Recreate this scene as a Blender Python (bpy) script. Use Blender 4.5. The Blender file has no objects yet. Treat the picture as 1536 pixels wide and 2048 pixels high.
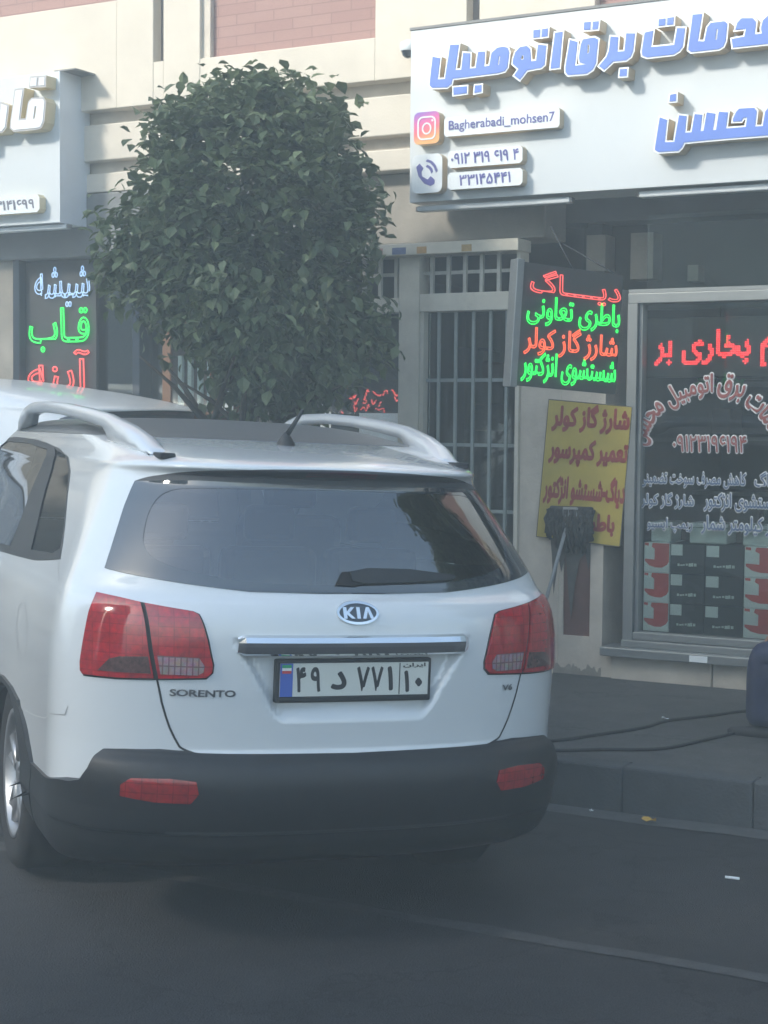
import bpy, bmesh, math, random, unicodedata
import numpy as np
from mathutils import Matrix, Vector, noise as mnoise
from mathutils.bvhtree import BVHTree
R = math.radians
random.seed(7)
SC = bpy.context.scene
COL = SC.collection
# ------------------------------------------------------------------ camera
F_PX = 3313.0
PITCH = math.atan((1024 - 845) / F_PX)
ROLL = .009
H = 1.76
cd = bpy.data.cameras.new('camera')
cam = bpy.data.objects.new('camera', cd)
COL.objects.link(cam)
cd.sensor_fit = 'VERTICAL'
cd.sensor_height = 36
cd.lens = F_PX / 2048 * 36
cd.clip_start = .05
cd.clip_end = 2000
cam.matrix_world = (Matrix.Translation((0, 0, H)) @ Matrix.Rotation(R(90) - PITCH, 4, 'X')
                    @ Matrix.Rotation(ROLL, 4, 'Z'))
SC.camera = cam
SC.render.resolution_x, SC.render.resolution_y = 768, 1024
# ------------------------------------------------------------------ light
SUN_EL, SUN_AZ = 33.0, 241.0          # azimuth measured clockwise from +Y
w = bpy.data.worlds.new("World")
SC.world = w
w.use_nodes = True
nt = w.node_tree
sky = nt.nodes.new('ShaderNodeTexSky')
sky.sky_type = 'NISHITA'
sky.sun_disc = False
sky.sun_elevation = R(SUN_EL)
sky.sun_rotation = R(SUN_AZ)
sky.air_density = 1.0
sky.dust_density = 1.9
sky.ozone_density = .5
tint = nt.nodes.new('ShaderNodeMix')                   # slight white balance of the hazy sky
tint.data_type = 'RGBA'
tint.blend_type = 'MULTIPLY'
tint.inputs[0].default_value = 1
tint.inputs[7].default_value = (.93, 1, .98, 1)
nt.links.new(sky.outputs[0], tint.inputs[6])
nt.links.new(tint.outputs[2], nt.nodes['Background'].inputs[0])
nt.nodes['Background'].inputs[1].default_value = .15
sd = bpy.data.lights.new('sun', 'SUN')
sd.energy = 2.0
sd.angle = R(8)
sd.color = (1, .95, .86)
sun = bpy.data.objects.new('sun', sd)
COL.objects.link(sun)
sdir = Vector((math.sin(R(SUN_AZ)) * math.cos(R(SUN_EL)), math.cos(R(SUN_AZ)) * math.cos(R(SUN_EL)), math.sin(R(SUN_EL))))
sun.rotation_euler = sdir.to_track_quat('Z', 'Y').to_euler()
vs = SC.view_settings
vs.view_transform = 'Standard'
vs.look = 'None'
vs.gamma = 1
vs.exposure = EXPOSURE = 1.62
SC.cycles.max_bounces = 8
SC.cycles.transparent_max_bounces = 16
SC.cycles.volume_bounces = 1
SC.cycles.use_denoising = True
GLARE_HAZE = .021  # density of the volume that lifts the blacks like windscreen glare
# ------------------------------------------------------------------ materials
def mat(name, col, rough=.6, metal=0., coat=0., var=0., scale=8., bump=0., bscale=40., spec=.5, emit=None, estr=0., alpha=None):
    m = bpy.data.materials.new(name)
    m.use_nodes = True
    n = m.node_tree.nodes
    l = m.node_tree.links
    b = n['Principled BSDF']
    b.inputs['Base Color'].default_value = (*col, 1)
    b.inputs['Roughness'].default_value = rough
    b.inputs['Metallic'].default_value = metal
    b.inputs['Coat Weight'].default_value = coat
    b.inputs['Coat Roughness'].default_value = .03
    b.inputs['Specular IOR Level'].default_value = spec
    if emit:
        b.inputs['Emission Color'].default_value = (*emit, 1)
        b.inputs['Emission Strength'].default_value = estr
    tc = n.new('ShaderNodeTexCoord')
    if var:
        no = n.new('ShaderNodeTexNoise')
        no.inputs['Scale'].default_value = scale
        no.inputs['Detail'].default_value = 8
        no.inputs['Roughness'].default_value = .65
        l.new(tc.outputs['Object'], no.inputs['Vector'])
        cr = n.new('ShaderNodeValToRGB')
        cr.color_ramp.elements[0].position = .3
        cr.color_ramp.elements[1].position = .72
        cr.color_ramp.elements[0].color = tuple(max(0, c * (1 - var)) for c in col) + (1,)
        cr.color_ramp.elements[1].color = tuple(min(1, c * (1 + var * .7)) for c in col) + (1,)
        l.new(no.outputs['Fac'], cr.inputs['Fac'])
        l.new(cr.outputs['Color'], b.inputs['Base Color'])
    if bump:
        nb = n.new('ShaderNodeTexNoise')
        nb.inputs['Scale'].default_value = bscale
        nb.inputs['Detail'].default_value = 6
        l.new(tc.outputs['Object'], nb.inputs['Vector'])
        bu = n.new('ShaderNodeBump')
        bu.inputs['Strength'].default_value = bump
        bu.inputs['Distance'].default_value = .01
        l.new(nb.outputs['Fac'], bu.inputs['Height'])
        l.new(bu.outputs['Normal'], b.inputs['Normal'])
    return m

def glass_mat(name, tint, rough=.02, refl=1.0, ior=1.55):
    m = bpy.data.materials.new(name)
    m.use_nodes = True
    n = m.node_tree.nodes
    l = m.node_tree.links
    n.clear()
    o = n.new('ShaderNodeOutputMaterial')
    t = n.new('ShaderNodeBsdfTransparent')
    t.inputs[0].default_value = (*tint, 1)
    g = n.new('ShaderNodeBsdfGlossy')
    g.inputs['Roughness'].default_value = rough
    g.inputs['Color'].default_value = (refl, refl, refl, 1)
    fr = n.new('ShaderNodeFresnel')
    fr.inputs['IOR'].default_value = ior
    mx = n.new('ShaderNodeMixShader')
    l.new(fr.outputs[0], mx.inputs[0])
    l.new(t.outputs[0], mx.inputs[1])
    l.new(g.outputs[0], mx.inputs[2])
    l.new(mx.outputs[0], o.inputs[0])
    return m

M = {}
M['cream'] = mat('cream_stone', (.565, .515, .435), .8, var=.10, scale=2.5, bump=.15, bscale=60)
M['cream_low'] = mat('dusty_stone', (.55, .495, .42), .85, var=.22, scale=3.5, bump=.3, bscale=50)
M['concrete'] = mat('dusty_concrete', (.30, .275, .235), .9, var=.3, scale=3, bump=.3)
M['greymetal'] = mat('grey_painted_metal', (.16, .165, .165), .55, var=.2, scale=4)
M['dark'] = mat('dark_interior', (.02, .022, .024), .9)
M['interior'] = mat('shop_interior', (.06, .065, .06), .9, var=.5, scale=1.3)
M['frame'] = mat('beige_frame_paint', (.62, .58, .49), .5, var=.15, scale=6)
M['alu'] = mat('aluminium_frame', (.26, .275, .275), .4, metal=.4, var=.1, scale=10)
M['bars'] = mat('grille_paint', (.27, .31, .30), .5, var=.15, scale=15)
M['barsl'] = mat('pale_grille_paint', (.46, .45, .40), .5, var=.15, scale=15)
M['signwhite'] = mat('sign_panel_white', (.56, .595, .615), .35, var=.03, scale=2)
M['signedge'] = mat('sign_return', (.62, .66, .70), .4, var=.05, scale=4)
M['letterside'] = mat('letter_side_beige', (.60, .50, .36), .55, var=.1, scale=12)
M['lettergold'] = mat('letter_side_gold', (.62, .53, .34), .5, var=.1, scale=12)
M['rim'] = mat('letter_rim_white', (.80, .83, .86), .4)
M['rimgrey'] = mat('letter_rim_grey', (.36, .35, .36), .5)  # grey rim carries the dark shadow edges round the white letters
M['blue'] = mat('letter_face_blue', (.12, .215, .60), .4, var=.12, scale=3)
M['ink'] = mat('sign_ink_violet', (.09, .09, .30), .5)
M['inkgrey'] = mat('sign_ink_grey', (.14, .14, .18), .5)
M['facewhite'] = mat('letter_face_white', (.70, .735, .75), .35)
def asphalt_mat(name, col):
    m = mat(name, col, .88, bump=.8, bscale=170)
    n = m.node_tree.nodes
    l = m.node_tree.links
    tc = n.new('ShaderNodeTexCoord')
    def noise(sc, det=6, ro=.6):
        q = n.new('ShaderNodeTexNoise')
        q.inputs['Scale'].default_value = sc
        q.inputs['Detail'].default_value = det
        q.inputs['Roughness'].default_value = ro
        l.new(tc.outputs['Object'], q.inputs['Vector'])
        return q
    def ramp(src, p0, p1, c0, c1):
        r = n.new('ShaderNodeValToRGB')
        r.color_ramp.elements[0].position, r.color_ramp.elements[1].position = p0, p1
        r.color_ramp.elements[0].color = (c0, c0, c0, 1)
        r.color_ramp.elements[1].color = (c1, c1, c1, 1)
        l.new(src, r.inputs[0])
        return r
    def mul(a, b, fac=1.):
        x = n.new('ShaderNodeMix')
        x.data_type = 'RGBA'
        x.blend_type = 'MULTIPLY'
        x.inputs[0].default_value = fac
        l.new(a, x.inputs[6])
        l.new(b, x.inputs[7])
        return x.outputs[2]
    base = n.new('ShaderNodeRGB')
    base.outputs[0].default_value = (*col, 1)
    big = ramp(noise(.9, 5).outputs['Fac'], .32, .68, .72, 1.25)
    mid = ramp(noise(6, 8, .7).outputs['Fac'], .35, .68, .80, 1.18)
    fine = ramp(noise(210, 2).outputs['Fac'], .36, .66, .55, 1.55)
    vo = n.new('ShaderNodeTexVoronoi')
    vo.feature = 'DISTANCE_TO_EDGE'
    vo.inputs['Scale'].default_value = .55
    wp = noise(2.2, 6)
    ad = n.new('ShaderNodeVectorMath')
    ad.operation = 'ADD'
    l.new(tc.outputs['Object'], ad.inputs[0])
    l.new(wp.outputs['Color'], ad.inputs[1])
    l.new(ad.outputs[0], vo.inputs['Vector'])
    crack = ramp(vo.outputs['Distance'], .003, .009, .45, 1.)
    out = mul(mul(mul(mul(base.outputs[0], big.outputs[0]), mid.outputs[0]), fine.outputs[0], .8), crack.outputs[0], .8)
    l.new(out, n['Principled BSDF'].inputs['Base Color'])
    return m
M['asphalt'] = asphalt_mat('asphalt', (.034, .034, .034))
M['patched'] = asphalt_mat('patched_asphalt', (.029, .029, .030))
M['pave'] = asphalt_mat('pavement_asphalt', (.080, .080, .077))
M['kerb'] = mat('kerb_concrete', (.070, .074, .076), .88, var=.25, scale=6, bump=.5, bscale=60)
M['gutter'] = mat('gutter_dust', (.095, .094, .090), .92, var=.25, scale=10, bump=.4, bscale=90)
M['seam'] = mat('seam_concrete', (.066, .066, .066), .92, var=.3, scale=14, bump=.4, bscale=90)
M['paint'] = mat('white_car_paint', (.605, .635, .655), .22, coat=1.0)
M['plastic'] = mat('black_plastic', (.018, .020, .022), .5, var=.2, scale=20, bump=.08, bscale=300)
M['rubber'] = mat('rubber', (.012, .012, .013), .8)
M['seamdark'] = mat('panel_gap', (.03, .032, .035), .9)
M['chrome'] = mat('chrome', (.82, .83, .84), .08, metal=1)
M['alloy'] = mat('alloy_wheel', (.34, .35, .37), .4, metal=.8)
M['silver'] = mat('silver_rail_paint', (.62, .65, .68), .32, metal=.25, coat=.5)
M['roofglass'] = mat('roof_panel', (.105, .115, .125), .35)
M['badge'] = mat('badge_metal', (.22, .23, .25), .3, metal=.8)
M['badgedark'] = mat('badge_enamel', (.03, .04, .055), .2, coat=1)
M['platewhite'] = mat('plate_white', (.58, .60, .56), .5)
M['plateblue'] = mat('plate_blue', (.05, .11, .42), .5)
M['black'] = mat('black_ink', (.02, .02, .022), .6)
M['wood'] = mat('brown_wood', (.22, .11, .055), .6, var=.35, scale=9)
M['paper'] = mat('paper', (.86, .90, .90), .8, var=.06, scale=12)
M['yellow'] = mat('yellow_board', (.40, .315, .05), .6, var=.14, scale=5)
M['redpaint'] = mat('dark_red_paint', (.27, .030, .026), .7, var=.3, scale=25)
M['brown'] = mat('brown_stone', (.13, .055, .045), .7, var=.25, scale=7)
M['stain'] = mat('wet_stain', (.085, .08, .075), .8, var=.45, scale=9)
M['mophead'] = mat('mop_fibre', (.045, .045, .042), .95, var=.6, scale=40, bump=.9, bscale=70)
M['stick'] = mat('mop_handle', (.22, .24, .25), .5)
M['red'] = mat('carton_red', (.72, .075, .065), .45, var=.1, scale=10)
M['cartwhite'] = mat('carton_white', (.90, .92, .92), .5)
M['navy'] = mat('carton_black', (.03, .042, .055), .45, var=.3, scale=9)
M['tub'] = mat('white_tub', (.74, .80, .77), .5, var=.1, scale=8)
M['decalw'] = mat('decal_white', (.62, .63, .64), .6)
M['decalr'] = mat('decal_red', (.24, .06, .055), .6)
M['decalb'] = mat('decal_blue', (.09, .14, .24), .6)
M['trunk'] = mat('bark', (.06, .05, .04), .95, var=.4, scale=15, bump=.8, bscale=40)
M['cable'] = mat('black_cable', (.012, .012, .013), .7)
M['skin'] = mat('skin', (.36, .21, .145), .55)
M['trousers'] = mat('navy_cloth', (.018, .024, .06), .9, var=.25, scale=18, bump=.4, bscale=30)
M['jacket'] = mat('olive_cloth', (.08, .072, .05), .9, var=.25, scale=14, bump=.4, bscale=30)
M['hair'] = mat('dark_hair', (.012, .010, .009), .7)
M['led_red'] = mat('led_red', (.3, .02, .02), .5, emit=(.55, .032, .035), estr=1.)
M['led_dim'] = mat('led_red_dim', (.3, .02, .02), .5, emit=(.42, .05, .045), estr=1.)
M['n_red'] = mat('neon_red', (.3, .05, .05), .5, emit=(.55, .058, .05), estr=1.)
M['n_orange'] = mat('neon_orange', (.3, .05, .03), .5, emit=(.55, .075, .030), estr=1.)
M['n_green'] = mat('neon_green', (.03, .3, .06), .5, emit=(.010, .62, .060), estr=1.)
M['n_white'] = mat('neon_white', (.3, .4, .5), .5, emit=(.12, .19, .30), estr=1.)
M['board'] = mat('neon_backboard', (.045, .047, .047), .5)
M['glass'] = glass_mat('shop_glass', (.90, .94, .92))
M['carglass'] = glass_mat('car_glass', (.40, .45, .46), ior=2.4)
M['underlip'] = mat('spoiler_underside_plastic', (.06, .065, .07), .6)
M['frit'] = mat('window_frit', (.030, .037, .044), .06)
M['frit'].node_tree.nodes['Principled BSDF'].inputs['IOR'].default_value = 2.15
M['foot'] = mat('damp_foot', (.26, .24, .205), .9, var=.3, scale=12)
M['paint2'] = mat('second_white_paint', (.80, .82, .83), .4, coat=.6)
M['amber'] = mat('yellow_leaf', (.55, .33, .06), .8)

def lens_mat(name, c1, c2, clear=False):
    m = mat(name, c1, .12, coat=1.0)
    n = m.node_tree.nodes
    l = m.node_tree.links
    b = n['Principled BSDF']
    tc = n.new('ShaderNodeTexCoord')
    sep = n.new('ShaderNodeSeparateXYZ')
    cmb = n.new('ShaderNodeCombineXYZ')
    l.new(tc.outputs['Object'], sep.inputs[0])
    l.new(sep.outputs[0], cmb.inputs[0])
    l.new(sep.outputs[2], cmb.inputs[1])
    br = n.new('ShaderNodeTexBrick')
    br.offset = 0
    br.inputs['Scale'].default_value = 1
    br.inputs['Brick Width'].default_value = .018 if clear else .046
    br.inputs['Row Height'].default_value = .030 if clear else .031
    br.inputs['Mortar Size'].default_value = .003 if clear else .0028
    br.inputs['Mortar Smooth'].default_value = .8
    br.inputs['Color1'].default_value = (*c1, 1)
    br.inputs['Color2'].default_value = (*[c * .72 for c in c1], 1)
    br.inputs['Mortar'].default_value = (*c2, 1)
    l.new(cmb.outputs[0], br.inputs['Vector'])
    no = n.new('ShaderNodeTexNoise')
    no.inputs['Scale'].default_value = 55
    l.new(tc.outputs['Object'], no.inputs['Vector'])
    mx = n.new('ShaderNodeMix')
    mx.data_type = 'RGBA'
    mx.blend_type = 'MULTIPLY'
    mx.inputs[0].default_value = .75
    l.new(br.outputs['Color'], mx.inputs[6])
    l.new(no.outputs['Color'], mx.inputs[7])
    l.new(mx.outputs[2], b.inputs['Base Color'])
    return m
M['lens'] = lens_mat('red_lens', (.66, .028, .042), (.42, .016, .026))
M['lensclear'] = lens_mat('clear_lens', (.52, .36, .38), (.22, .10, .11), True)
M['foglens'] = lens_mat('fog_reflector', (.52, .03, .035), (.28, .012, .015))
# brick
m = M['brick'] = mat('brick_panel', (.3, .17, .15), .85)
n = m.node_tree.nodes
l = m.node_tree.links
tc = n.new('ShaderNodeTexCoord')
sep = n.new('ShaderNodeSeparateXYZ')
cmb = n.new('ShaderNodeCombineXYZ')
l.new(tc.outputs['Object'], sep.inputs[0])
l.new(sep.outputs[0], cmb.inputs[0])
l.new(sep.outputs[2], cmb.inputs[1])
br = n.new('ShaderNodeTexBrick')
br.inputs['Scale'].default_value = 1
br.inputs['Brick Width'].default_value = .30
br.inputs['Row Height'].default_value = .072
br.inputs['Mortar Size'].default_value = .004
br.inputs['Color1'].default_value = (.33, .20, .175, 1)
br.inputs['Color2'].default_value = (.30, .175, .155, 1)
br.inputs['Mortar'].default_value = (.235, .14, .125, 1)
l.new(cmb.outputs[0], br.inputs['Vector'])
l.new(br.outputs['Color'], n['Principled BSDF'].inputs['Base Color'])
# gradient app icon
m = M['icon'] = mat('icon_gradient', (.7, .2, .3), .4)
n = m.node_tree.nodes
l = m.node_tree.links
tc = n.new('ShaderNodeTexCoord')
sep = n.new('ShaderNodeSeparateXYZ')
l.new(tc.outputs['Generated'], sep.inputs[0])
ma = n.new('ShaderNodeMath')
ma.operation = 'MULTIPLY_ADD'
ma.inputs[1].default_value = -.25
l.new(sep.outputs[0], ma.inputs[0])
l.new(sep.outputs[2], ma.inputs[2])
cr = n.new('ShaderNodeValToRGB')
els = cr.color_ramp.elements
els[0].position, els[0].color = 0, (.80, .38, .14, 1)
els[1].position, els[1].color = .95, (.22, .13, .48, 1)
e_ = els.new(.3)
e_.color = (.78, .16, .18, 1)
e_ = els.new(.62)
e_.color = (.60, .12, .34, 1)
l.new(ma.outputs[0], cr.inputs[0])
l.new(cr.outputs[0], n['Principled BSDF'].inputs['Base Color'])
# leaves
m = M['leaf'] = mat('leaf', (.05, .08, .04), .45)
n = m.node_tree.nodes
l = m.node_tree.links
ge = n.new('ShaderNodeNewGeometry')
cr = n.new('ShaderNodeValToRGB')
els = cr.color_ramp.elements
els[0].position, els[0].color = 0, (.062, .088, .036, 1)
els[1].position, els[1].color = 1, (.20, .25, .13, 1)
e_ = els.new(.55)
e_.color = (.10, .138, .064, 1)
l.new(ge.outputs['Random Per Island'], cr.inputs[0])
bs = n['Principled BSDF']
l.new(cr.outputs[0], bs.inputs['Base Color'])
tr = n.new('ShaderNodeBsdfTranslucent')
l.new(cr.outputs[0], tr.inputs[0])
mx = n.new('ShaderNodeMixShader')
mx.inputs[0].default_value = .3
l.new(bs.outputs[0], mx.inputs[1])
l.new(tr.outputs[0], mx.inputs[2])
l.new(mx.outputs[0], n['Material Output'].inputs[0])
# ------------------------------------------------------------------ helpers
def tag(o, label=None, cat=None, group=None, kind=None):
    if label: o['label'] = label
    if cat: o['category'] = cat
    if group: o['group'] = group
    if kind: o['kind'] = kind
    return o

EV = Vector((0.87442403, -0.48516246, 0))
NV = Vector((-0.48516246, -0.87442403, 0))
OV = Vector((1.35438462, 10.15382454, 0))
FAC = Matrix(((EV.x, -NV.x, 0, OV.x), (EV.y, -NV.y, 0, OV.y), (0, 0, 1, 0), (0, 0, 0, 1)))
# facade frame: local x = s (along the wall to the right), y = -t (t outwards to the street), z up

def link(name, me, parent=None, mw=None):
    o = bpy.data.objects.new(name, me)
    COL.objects.link(o)
    if parent is not None:
        o.parent = parent
    if mw is not None:
        o.matrix_world = mw
    return o

BASE = {}
def thing(name, label, cat, base, group=None, frame=FAC):
    """Empty at the thing's base; base = local point of the frame"""
    o = bpy.data.objects.new(name, None)
    COL.objects.link(o)
    o.empty_display_size = .1
    o.matrix_world = frame @ Matrix.Translation(base)
    BASE[o.name] = Vector(base)
    return tag(o, label, cat, group)

def fl(s, t, z):
    return Vector((s, -t, z))

class MB:
    """collects geometry (frame-local coordinates) for ONE mesh object"""
    def __init__(self):
        self.bm = bmesh.new()
        self.mi = 0
    def box(self, s0, s1, t0, t1, z0, z1, bev=0):
        return self.hexa([fl(s0, t1, z0), fl(s1, t1, z0), fl(s1, t0, z0), fl(s0, t0, z0),
                          fl(s0, t1, z1), fl(s1, t1, z1), fl(s1, t0, z1), fl(s0, t0, z1)], bev)
    def hexa(self, p, bev=0):
        v = [self.bm.verts.new(q) for q in p]
        fs = []
        for f in ((3, 2, 1, 0), (4, 5, 6, 7), (0, 1, 5, 4), (1, 2, 6, 5), (2, 3, 7, 6), (3, 0, 4, 7)):
            fs.append(self.bm.faces.new([v[i] for i in f]))
            fs[-1].material_index = self.mi
        if bev:
            es = list({e for f in fs for e in f.edges})
            bmesh.ops.bevel(self.bm, geom=es, offset=bev, segments=2, affect='EDGES', profile=.5)
        return self
    def prism(self, loop, t0, t1, hole=None, front_mi=None, side_mi=0, proj=None):
        """(s,z) polygon with optional hole, extruded from t0 (back) to t1 (front)"""
        loops = [loop] + ([hole] if hole else [])
        tri = fill2d(loops)
        proj = proj or fl
        vv, ff = tri
        vs_ = [self.bm.verts.new(proj(a, t1, b)) for a, b in vv]
        for f in ff:
            try:
                fc = self.bm.faces.new([vs_[i] for i in f])
                fc.material_index = side_mi if front_mi is None else front_mi
            except ValueError:
                pass
        for lp in loops:
            a = [self.bm.verts.new(proj(x, t1, y)) for x, y in lp]
            b = [self.bm.verts.new(proj(x, t0, y)) for x, y in lp]
            k = len(lp)
            for i in range(k):
                fc = self.bm.faces.new((a[i], a[(i + 1) % k], b[(i + 1) % k], b[i]))
                fc.material_index = side_mi
        return self
    def tube(self, pts, r, seg=8, close=False, taper=None):
        pts = [Vector(p) for p in pts]
        rings = []
        k = len(pts)
        up = Vector((0, 0, 1))
        for i, p in enumerate(pts):
            d = (pts[min(i + 1, k - 1)] - pts[max(i - 1, 0)]).normalized()
            a = d.cross(up)
            if a.length < 1e-3:
                a = d.cross(Vector((1, 0, 0)))
            a.normalize()
            b = d.cross(a)
            rr = (taper[i] if taper else r)
            rings.append([self.bm.verts.new(p + a * rr * math.cos(q) + b * rr * math.sin(q)) for q in
                          [2 * math.pi * j / seg for j in range(seg)]])
        for i in range(k - 1):
            for j in range(seg):
                f = self.bm.faces.new((rings[i][j], rings[i][(j + 1) % seg], rings[i + 1][(j + 1) % seg], rings[i + 1][j]))
                f.material_index = self.mi
                f.smooth = True
        for r_ in (rings[0], rings[-1][::-1]):
            f = self.bm.faces.new(r_[::-1])
            f.material_index = self.mi
        return self
    def lathe(self, prof, c, axis='z', seg=24):
        """profile [(r,h)] round axis through c"""
        rings = []
        for r, h in prof:
            ring = []
            for j in range(seg):
                a = 2 * math.pi * j / seg
                x, y = r * math.cos(a), r * math.sin(a)
                q = Vector((x, y, h)) if axis == 'z' else (Vector((h, x, y)) if axis == 'x' else Vector((x, h, y)))
                ring.append(self.bm.verts.new(Vector(c) + q))
            rings.append(ring)
        for i in range(len(rings) - 1):
            for j in range(seg):
                f = self.bm.faces.new((rings[i][j], rings[i][(j + 1) % seg], rings[i + 1][(j + 1) % seg], rings[i + 1][j]))
                f.material_index = self.mi
                f.smooth = True
        return self
    def mesh(self, me, mtx):
        """append a bpy mesh transformed by mtx"""
        off = len(self.bm.verts)
        vs_ = [self.bm.verts.new(mtx @ v.co) for v in me.vertices]
        for p in me.polygons:
            try:
                f = self.bm.faces.new([vs_[i] for i in p.vertices])
                f.material_index = self.mi
            except ValueError:
                pass
        return self
    def build(self, name, mats, parent=None, frame=FAC, recalc=True):
        bm = self.bm
        if recalc:
            bmesh.ops.recalc_face_normals(bm, faces=bm.faces)
        b = Vector((0, 0, 0))
        if parent is not None:
            q = parent
            while q.parent is not None:
                q = q.parent
            b = BASE[q.name]
        for v in bm.verts:
            v.co -= b
        me = bpy.data.meshes.new(name)
        bm.to_mesh(me)
        bm.free()
        for mm in (mats if isinstance(mats, (list, tuple)) else [mats]):
            me.materials.append(mm)
        o = bpy.data.objects.new(name, me)
        COL.objects.link(o)
        if parent is not None:
            o.parent = parent
        else:
            o.matrix_world = frame
        return o

def fill2d(loops):
    cu = bpy.data.curves.new('fill', 'CURVE')
    cu.dimensions = '2D'
    cu.fill_mode = 'BOTH'
    for lp in loops:
        sp = cu.splines.new('POLY')
        sp.points.add(len(lp) - 1)
        for i, (x, y) in enumerate(lp):
            sp.points[i].co = (x, y, 0, 1)
        sp.use_cyclic_u = True
    o = bpy.data.objects.new('fill', cu)
    me = bpy.data.meshes.new_from_object(o)
    vv = [(v.co.x, v.co.y) for v in me.vertices]
    ff = [tuple(p.vertices) for p in me.polygons]
    bpy.data.objects.remove(o)
    bpy.data.curves.remove(cu)
    bpy.data.meshes.remove(me)
    return vv, ff

def offset_loop(lp, d):
    """miter offset, positive = outwards"""
    k = len(lp)
    ar = sum(lp[i][0] * lp[(i + 1) % k][1] - lp[(i + 1) % k][0] * lp[i][1] for i in range(k))
    sg = 1 if ar > 0 else -1
    out = []
    for i in range(k):
        p0, p1, p2 = Vector(lp[i - 1]), Vector(lp[i]), Vector(lp[(i + 1) % k])
        a, b = (p1 - p0).normalized(), (p2 - p1).normalized()
        na, nb = Vector((a.y, -a.x)) * sg, Vector((b.y, -b.x)) * sg
        mm = na + nb
        if mm.length < 1e-4:
            mm = na
        mm = mm.normalized()
        q = d / max(.45, mm.dot(na))
        out.append((p1.x + mm.x * q, p1.y + mm.y * q))
    return out

# Persian shaping with the presentation forms
FORMS = {}
for cp_ in list(range(0xFB50, 0xFDFC)) + list(range(0xFE70, 0xFEFD)):
    d_ = unicodedata.decomposition(chr(cp_)).split()
    if len(d_) == 2 and d_[0] in ('<isolated>', '<final>', '<initial>', '<medial>'):
        FORMS.setdefault(chr(int(d_[1], 16)), {}).setdefault(d_[0][1:-1], chr(cp_))
TAT = '\u0640'
def joins_next(c): return c == TAT or 'initial' in FORMS.get(c, {})
def joins_prev(c): return c == TAT or 'final' in FORMS.get(c, {})
def shape(s):
    o = []
    for i, c in enumerate(s):
        f = FORMS.get(c)
        if not f:
            o.append(c)
            continue
        pv = i > 0 and joins_next(s[i - 1]) and joins_prev(c)
        nx = i + 1 < len(s) and joins_next(c) and joins_prev(s[i + 1])
        k = 'medial' if pv and nx else 'final' if pv else 'initial' if nx else 'isolated'
        o.append(f.get(k, f.get('isolated', c)))
    if not any(c in FORMS for c in s):
        return s                                      # numbers read left to right
    r = ''.join(o)[::-1]
    out, buf = '', ''
    for c in r:                                   # digits keep their order
        if '\u06F0' <= c <= '\u06F9':
            buf = c + buf
        else:
            out += buf + c
            buf = ''
    return out + buf

def glyphs(body, bold=0., res=3, extrude=0., outline_only=False):
    cu = bpy.data.curves.new('txt', 'FONT')
    cu.body = body
    cu.resolution_u = res
    cu.extrude = extrude
    o = bpy.data.objects.new('txt', cu)
    me = bpy.data.meshes.new_from_object(o)
    bpy.data.objects.remove(o)
    bpy.data.curves.remove(cu)
    # put overlapping glyphs on slightly different levels
    bm = bmesh.new()
    bm.from_mesh(me)
    bmesh.ops.remove_doubles(bm, verts=bm.verts, dist=1e-5)
    bm.verts.ensure_lookup_table()
    seen = set()
    lev = 0
    isl = {}
    for v in bm.verts:
        if v in seen: continue
        st = [v]
        seen.add(v)
        while st:
            q = st.pop()
            isl[q.index] = lev
            for e in q.link_edges:
                x = e.other_vert(q)
                if x not in seen:
                    seen.add(x)
                    st.append(x)
        lev += 1
    for v in bm.verts:
        v.co.z += .0012 * (isl[v.index] % 4)
    bm.to_mesh(me)
    nv = len(bm.verts)
    islv = [isl[i] for i in range(nv)]
    if bold > 0 and not outline_only:                 # thicken: a flat strip along every outline edge
        bm.verts.ensure_lookup_table()
        ed = [(e.verts[0].co.copy(), e.verts[1].co.copy(), isl[e.verts[0].index]) for e in bm.edges if len(e.link_faces) == 1]
        for i, (a, b, k) in enumerate(ed):
            d = b - a
            d.z = 0
            if d.length < 1e-6: continue
            d.normalize()
            n_ = Vector((-d.y, d.x, 0)) * bold
            ex = d * bold * .55
            zz = Vector((0, 0, -.0003 - .00004 * (i % 7)))
            p = [bm.verts.new(q + zz) for q in (a - ex * 1.3, a - ex * .6 - n_, b + ex * .6 - n_, b + ex * 1.3, b + ex * .6 + n_, a - ex * .6 + n_)]
            bm.faces.new(p)
            islv += [k] * 6
        bm.normal_update()
        for f in bm.faces:
            if f.normal.z < 0: f.normal_flip()
        bm.to_mesh(me)
    me['isl'] = islv
    bm.free()
    return me

def fit(me, s0, z0, s1, z1, t, shear=0., slope=0., proj=None):
    """matrix that puts flat glyphs into a box on the facade plane t"""
    xs = [v.co.x for v in me.vertices]
    ys = [v.co.y for v in me.vertices]
    x0, x1, y0, y1 = min(xs), max(xs), min(ys), max(ys)
    kx, ky = (s1 - s0) / (x1 - x0), (z1 - z0) / (y1 - y0)
    kz = 1.
    A = Matrix(((kx, shear * ky, 0, s0 - x0 * kx - shear * ky * y0), (slope * kx, ky, 0, z0 - y0 * ky - slope * kx * x0), (0, 0, kz, t), (0, 0, 0, 1)))
    P = Matrix(((1, 0, 0, 0), (0, 0, -1, 0), (0, 1, 0, 0), (0, 0, 0, 1)))
    return P @ A

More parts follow.
